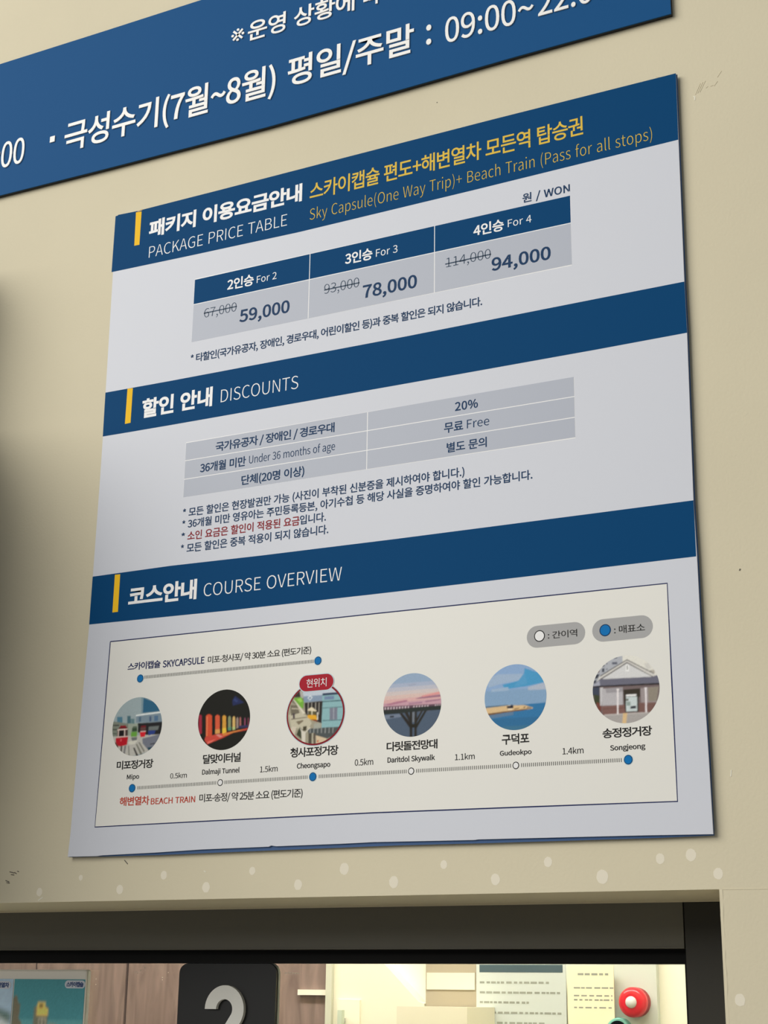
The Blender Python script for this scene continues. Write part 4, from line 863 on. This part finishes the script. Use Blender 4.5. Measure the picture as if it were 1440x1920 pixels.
obj('reflection_bar', box(-.425, -.366, BY - .018, BY - .010, Z0 - .30, Z0 - .184, .003), mat('cream_reflection_bar', (242, 237, 214), .5), dr)  # carries the reflected bar on across the board as a raised strip
wh = mat('white_paper', (226, 228, 220), .6); gt = mat('grey_text_bar', (150, 152, 140), .6)
o = obj('paper_sheet', box(-.199, -.079, BY - .0065, BY - .0042, Z0 - .159, Z0 - .122), mat('pale_paper', (220, 216, 196), .6)); tag(o, 'pale blank paper strip pinned on the taupe panel inside', 'paper')
o = obj('counter_cabinet', box(-.199, -.03, BY - .16, BY - .008, 0, Z0 - .196, .004), mat('cream_cabinet', (226, 220, 196), .5)); tag(o, 'cream cabinet with flat top standing below the notices inside', 'cabinet')
def notice(name, x0, x1, z1, pap, head, rows, label):
    n_ = empty(name, ((x0+x1)/2, BY, Z0 + z1 - .3), label, 'notice')
    obj('paper', box(x0, x1, BY - .0075, BY - .0045, Z0 + z1 - .30, Z0 + z1), pap, n_)
    if head: obj('header_bar', box(x0 + .008, x1 - .007, BY - .0079, BY - .0075, Z0 + z1 - .0255, Z0 + z1 - .009), head, n_)
    for a_, b_, z, h in rows:
        bm = bmesh.new(); x = a_
        while x < b_:
            w = random.uniform(.006, .016); box_bm(bm, x, min(x + w, b_), BY - .0079, BY - .0075, Z0 + z - h/2, Z0 + z + h/2); x += w + random.uniform(.002, .006)
        obj('print_row', tomesh(bm), gt, n_)
notice('notice_sheet', -.0746, .140, -.0952, mat('grey_white_paper', (198, 204, 198), .6), mat('dark_teal_bar', (64, 84, 92), .6),
       [(-.066, .105, -.1425, .0045), (-.066, .126, -.1640, .0045), (-.066, .052, -.1850, .0045), (-.066, .128, -.2070, .0045), (-.066, .09, -.2285, .0045)], 'white notice with a dark teal header bar, seen through the glass')
notice('notice_sheet', .1430, .2500, -.1050, mat('cream_paper', (240, 232, 196), .6), None,
       [(.168, .238, -.1238, .0045), (.158, .249, -.1524, .003), (.158, .246, -.1688, .003), (.158, .246, -.1775, .003), (.158, .246, -.1935, .003)], 'cream notice with faint text, between the teal headed notice and red alarm')
obj('wall_panel', box(.2050, .3400, BY + .012, BY + .03, 0, 2.8, .001), mat('grey_reflection_tint', (205, 210, 200), .6), bw)  # greyish tint of the glass reflection put into the panel colour
def lathe(cx, cy, cz, prof, n=40):
    bm = bmesh.new(); rg = []
    for r_, d in prof: rg.append([bm.verts.new((cx + r_*math.cos(2*math.pi*i/n), cy - d, cz + r_*math.sin(2*math.pi*i/n))) for i in range(n)])
    for A, B in zip(rg, rg[1:]):
        for i in range(n): bm.faces.new((A[i], A[(i+1) % n], B[(i+1) % n], B[i]))
    bm.faces.new(rg[-1])
    for f in bm.faces: f.smooth = True
    return tomesh(bm)
al = empty('alarm_lamp', (.295, 1.60, Z0 - .212), 'round red alarm lamp with a clear centre on the interior wall', 'alarm')
obj('lamp_base', lathe(.2945, 1.60, Z0 - .1812, [(.031, -.02), (.031, .008), (.030, .010)]), mat('dark_red_base', (150, 30, 34), .4), al)
obj('lamp_dome', lathe(.2945, 1.592, Z0 - .1812, [(.0314, 0), (.0314, .008), (.0298, .014), (.0245, .019), (.0170, .021), (.0128, .020)]), mat('glossy_red_plastic', (214, 30, 44), .25), al)
obj('lamp_lens', lathe(.2945, 1.574, Z0 - .1812, [(.0126, 0), (.012, .005), (.009, .009), (.004, .011)]), mat('clear_lens', (216, 214, 212), .15), al)
rg_ = empty('round_wall_button', (.2568, 1.60, Z0 - .27), 'round white disc with a teal rim below the red alarm lamp', 'button')
obj('teal_rim', lathe(.2568, 1.612, Z0 - .2401, [(.0273, -.002), (.0273, .016), (.0258, .022), (.0238, .022)]), mat('teal_plastic', (120, 188, 172), .35), rg_)
obj('white_face', lathe(.2568, 1.602, Z0 - .2401, [(.0241, 0), (.0241, .0105), (.021, .012)]), mat('white_plastic', (222, 226, 214), .35), rg_)
# office ceiling lamp (gives off the interior light)
cl = empty('ceiling_lamp', (-.3, .95, 2.74), 'long white office ceiling lamp above the window, out of view', 'lamp')
obj('lamp_housing', box(-1.5, .9, .80, 1.10, 2.76, 2.80, .004), mat('lamp_housing', (230, 230, 228), .5), cl)
obj('diffuser', box(-1.46, .86, .83, 1.07, 2.745, 2.76, .002), mat('lit_diffuser', (255, 250, 236), .5, emit=((255, 250, 244), 25.0)), cl)

# ---------------------------------------------------------------- unseen box added left of the view to shade the wall
blocker = empty('shade_blocker', (-.59, -.18, Z0 + .03), 'grey box added out of view left of the price board to shade the wall', 'cabinet')
m_blocker = mat('grey_blocker', (70, 68, 62), .5)
obj('body', box(-.95, -.235, -.42, WY - .0005, Z0 + .03, Z0 + .68, .006), m_blocker, blocker)
obj('blocker_front', box(-.93, -.255, -.432, -.42, Z0 + .05, Z0 + .66, .004), m_blocker, blocker)
obj('upper_shade_box', box(-.62, -.278, -.125, WY - .0005, Z0 + .68, Z0 + .96, .004), m_blocker, blocker)  # shallower box added to soften the shade higher up the wall
obj('blocker_latch', box(-.31, -.29, -.448, -.432, Z0 + .25, Z0 + .35, .003), mat('blocker_latch_grey', (70, 70, 68), .4), blocker)

build_lettering()
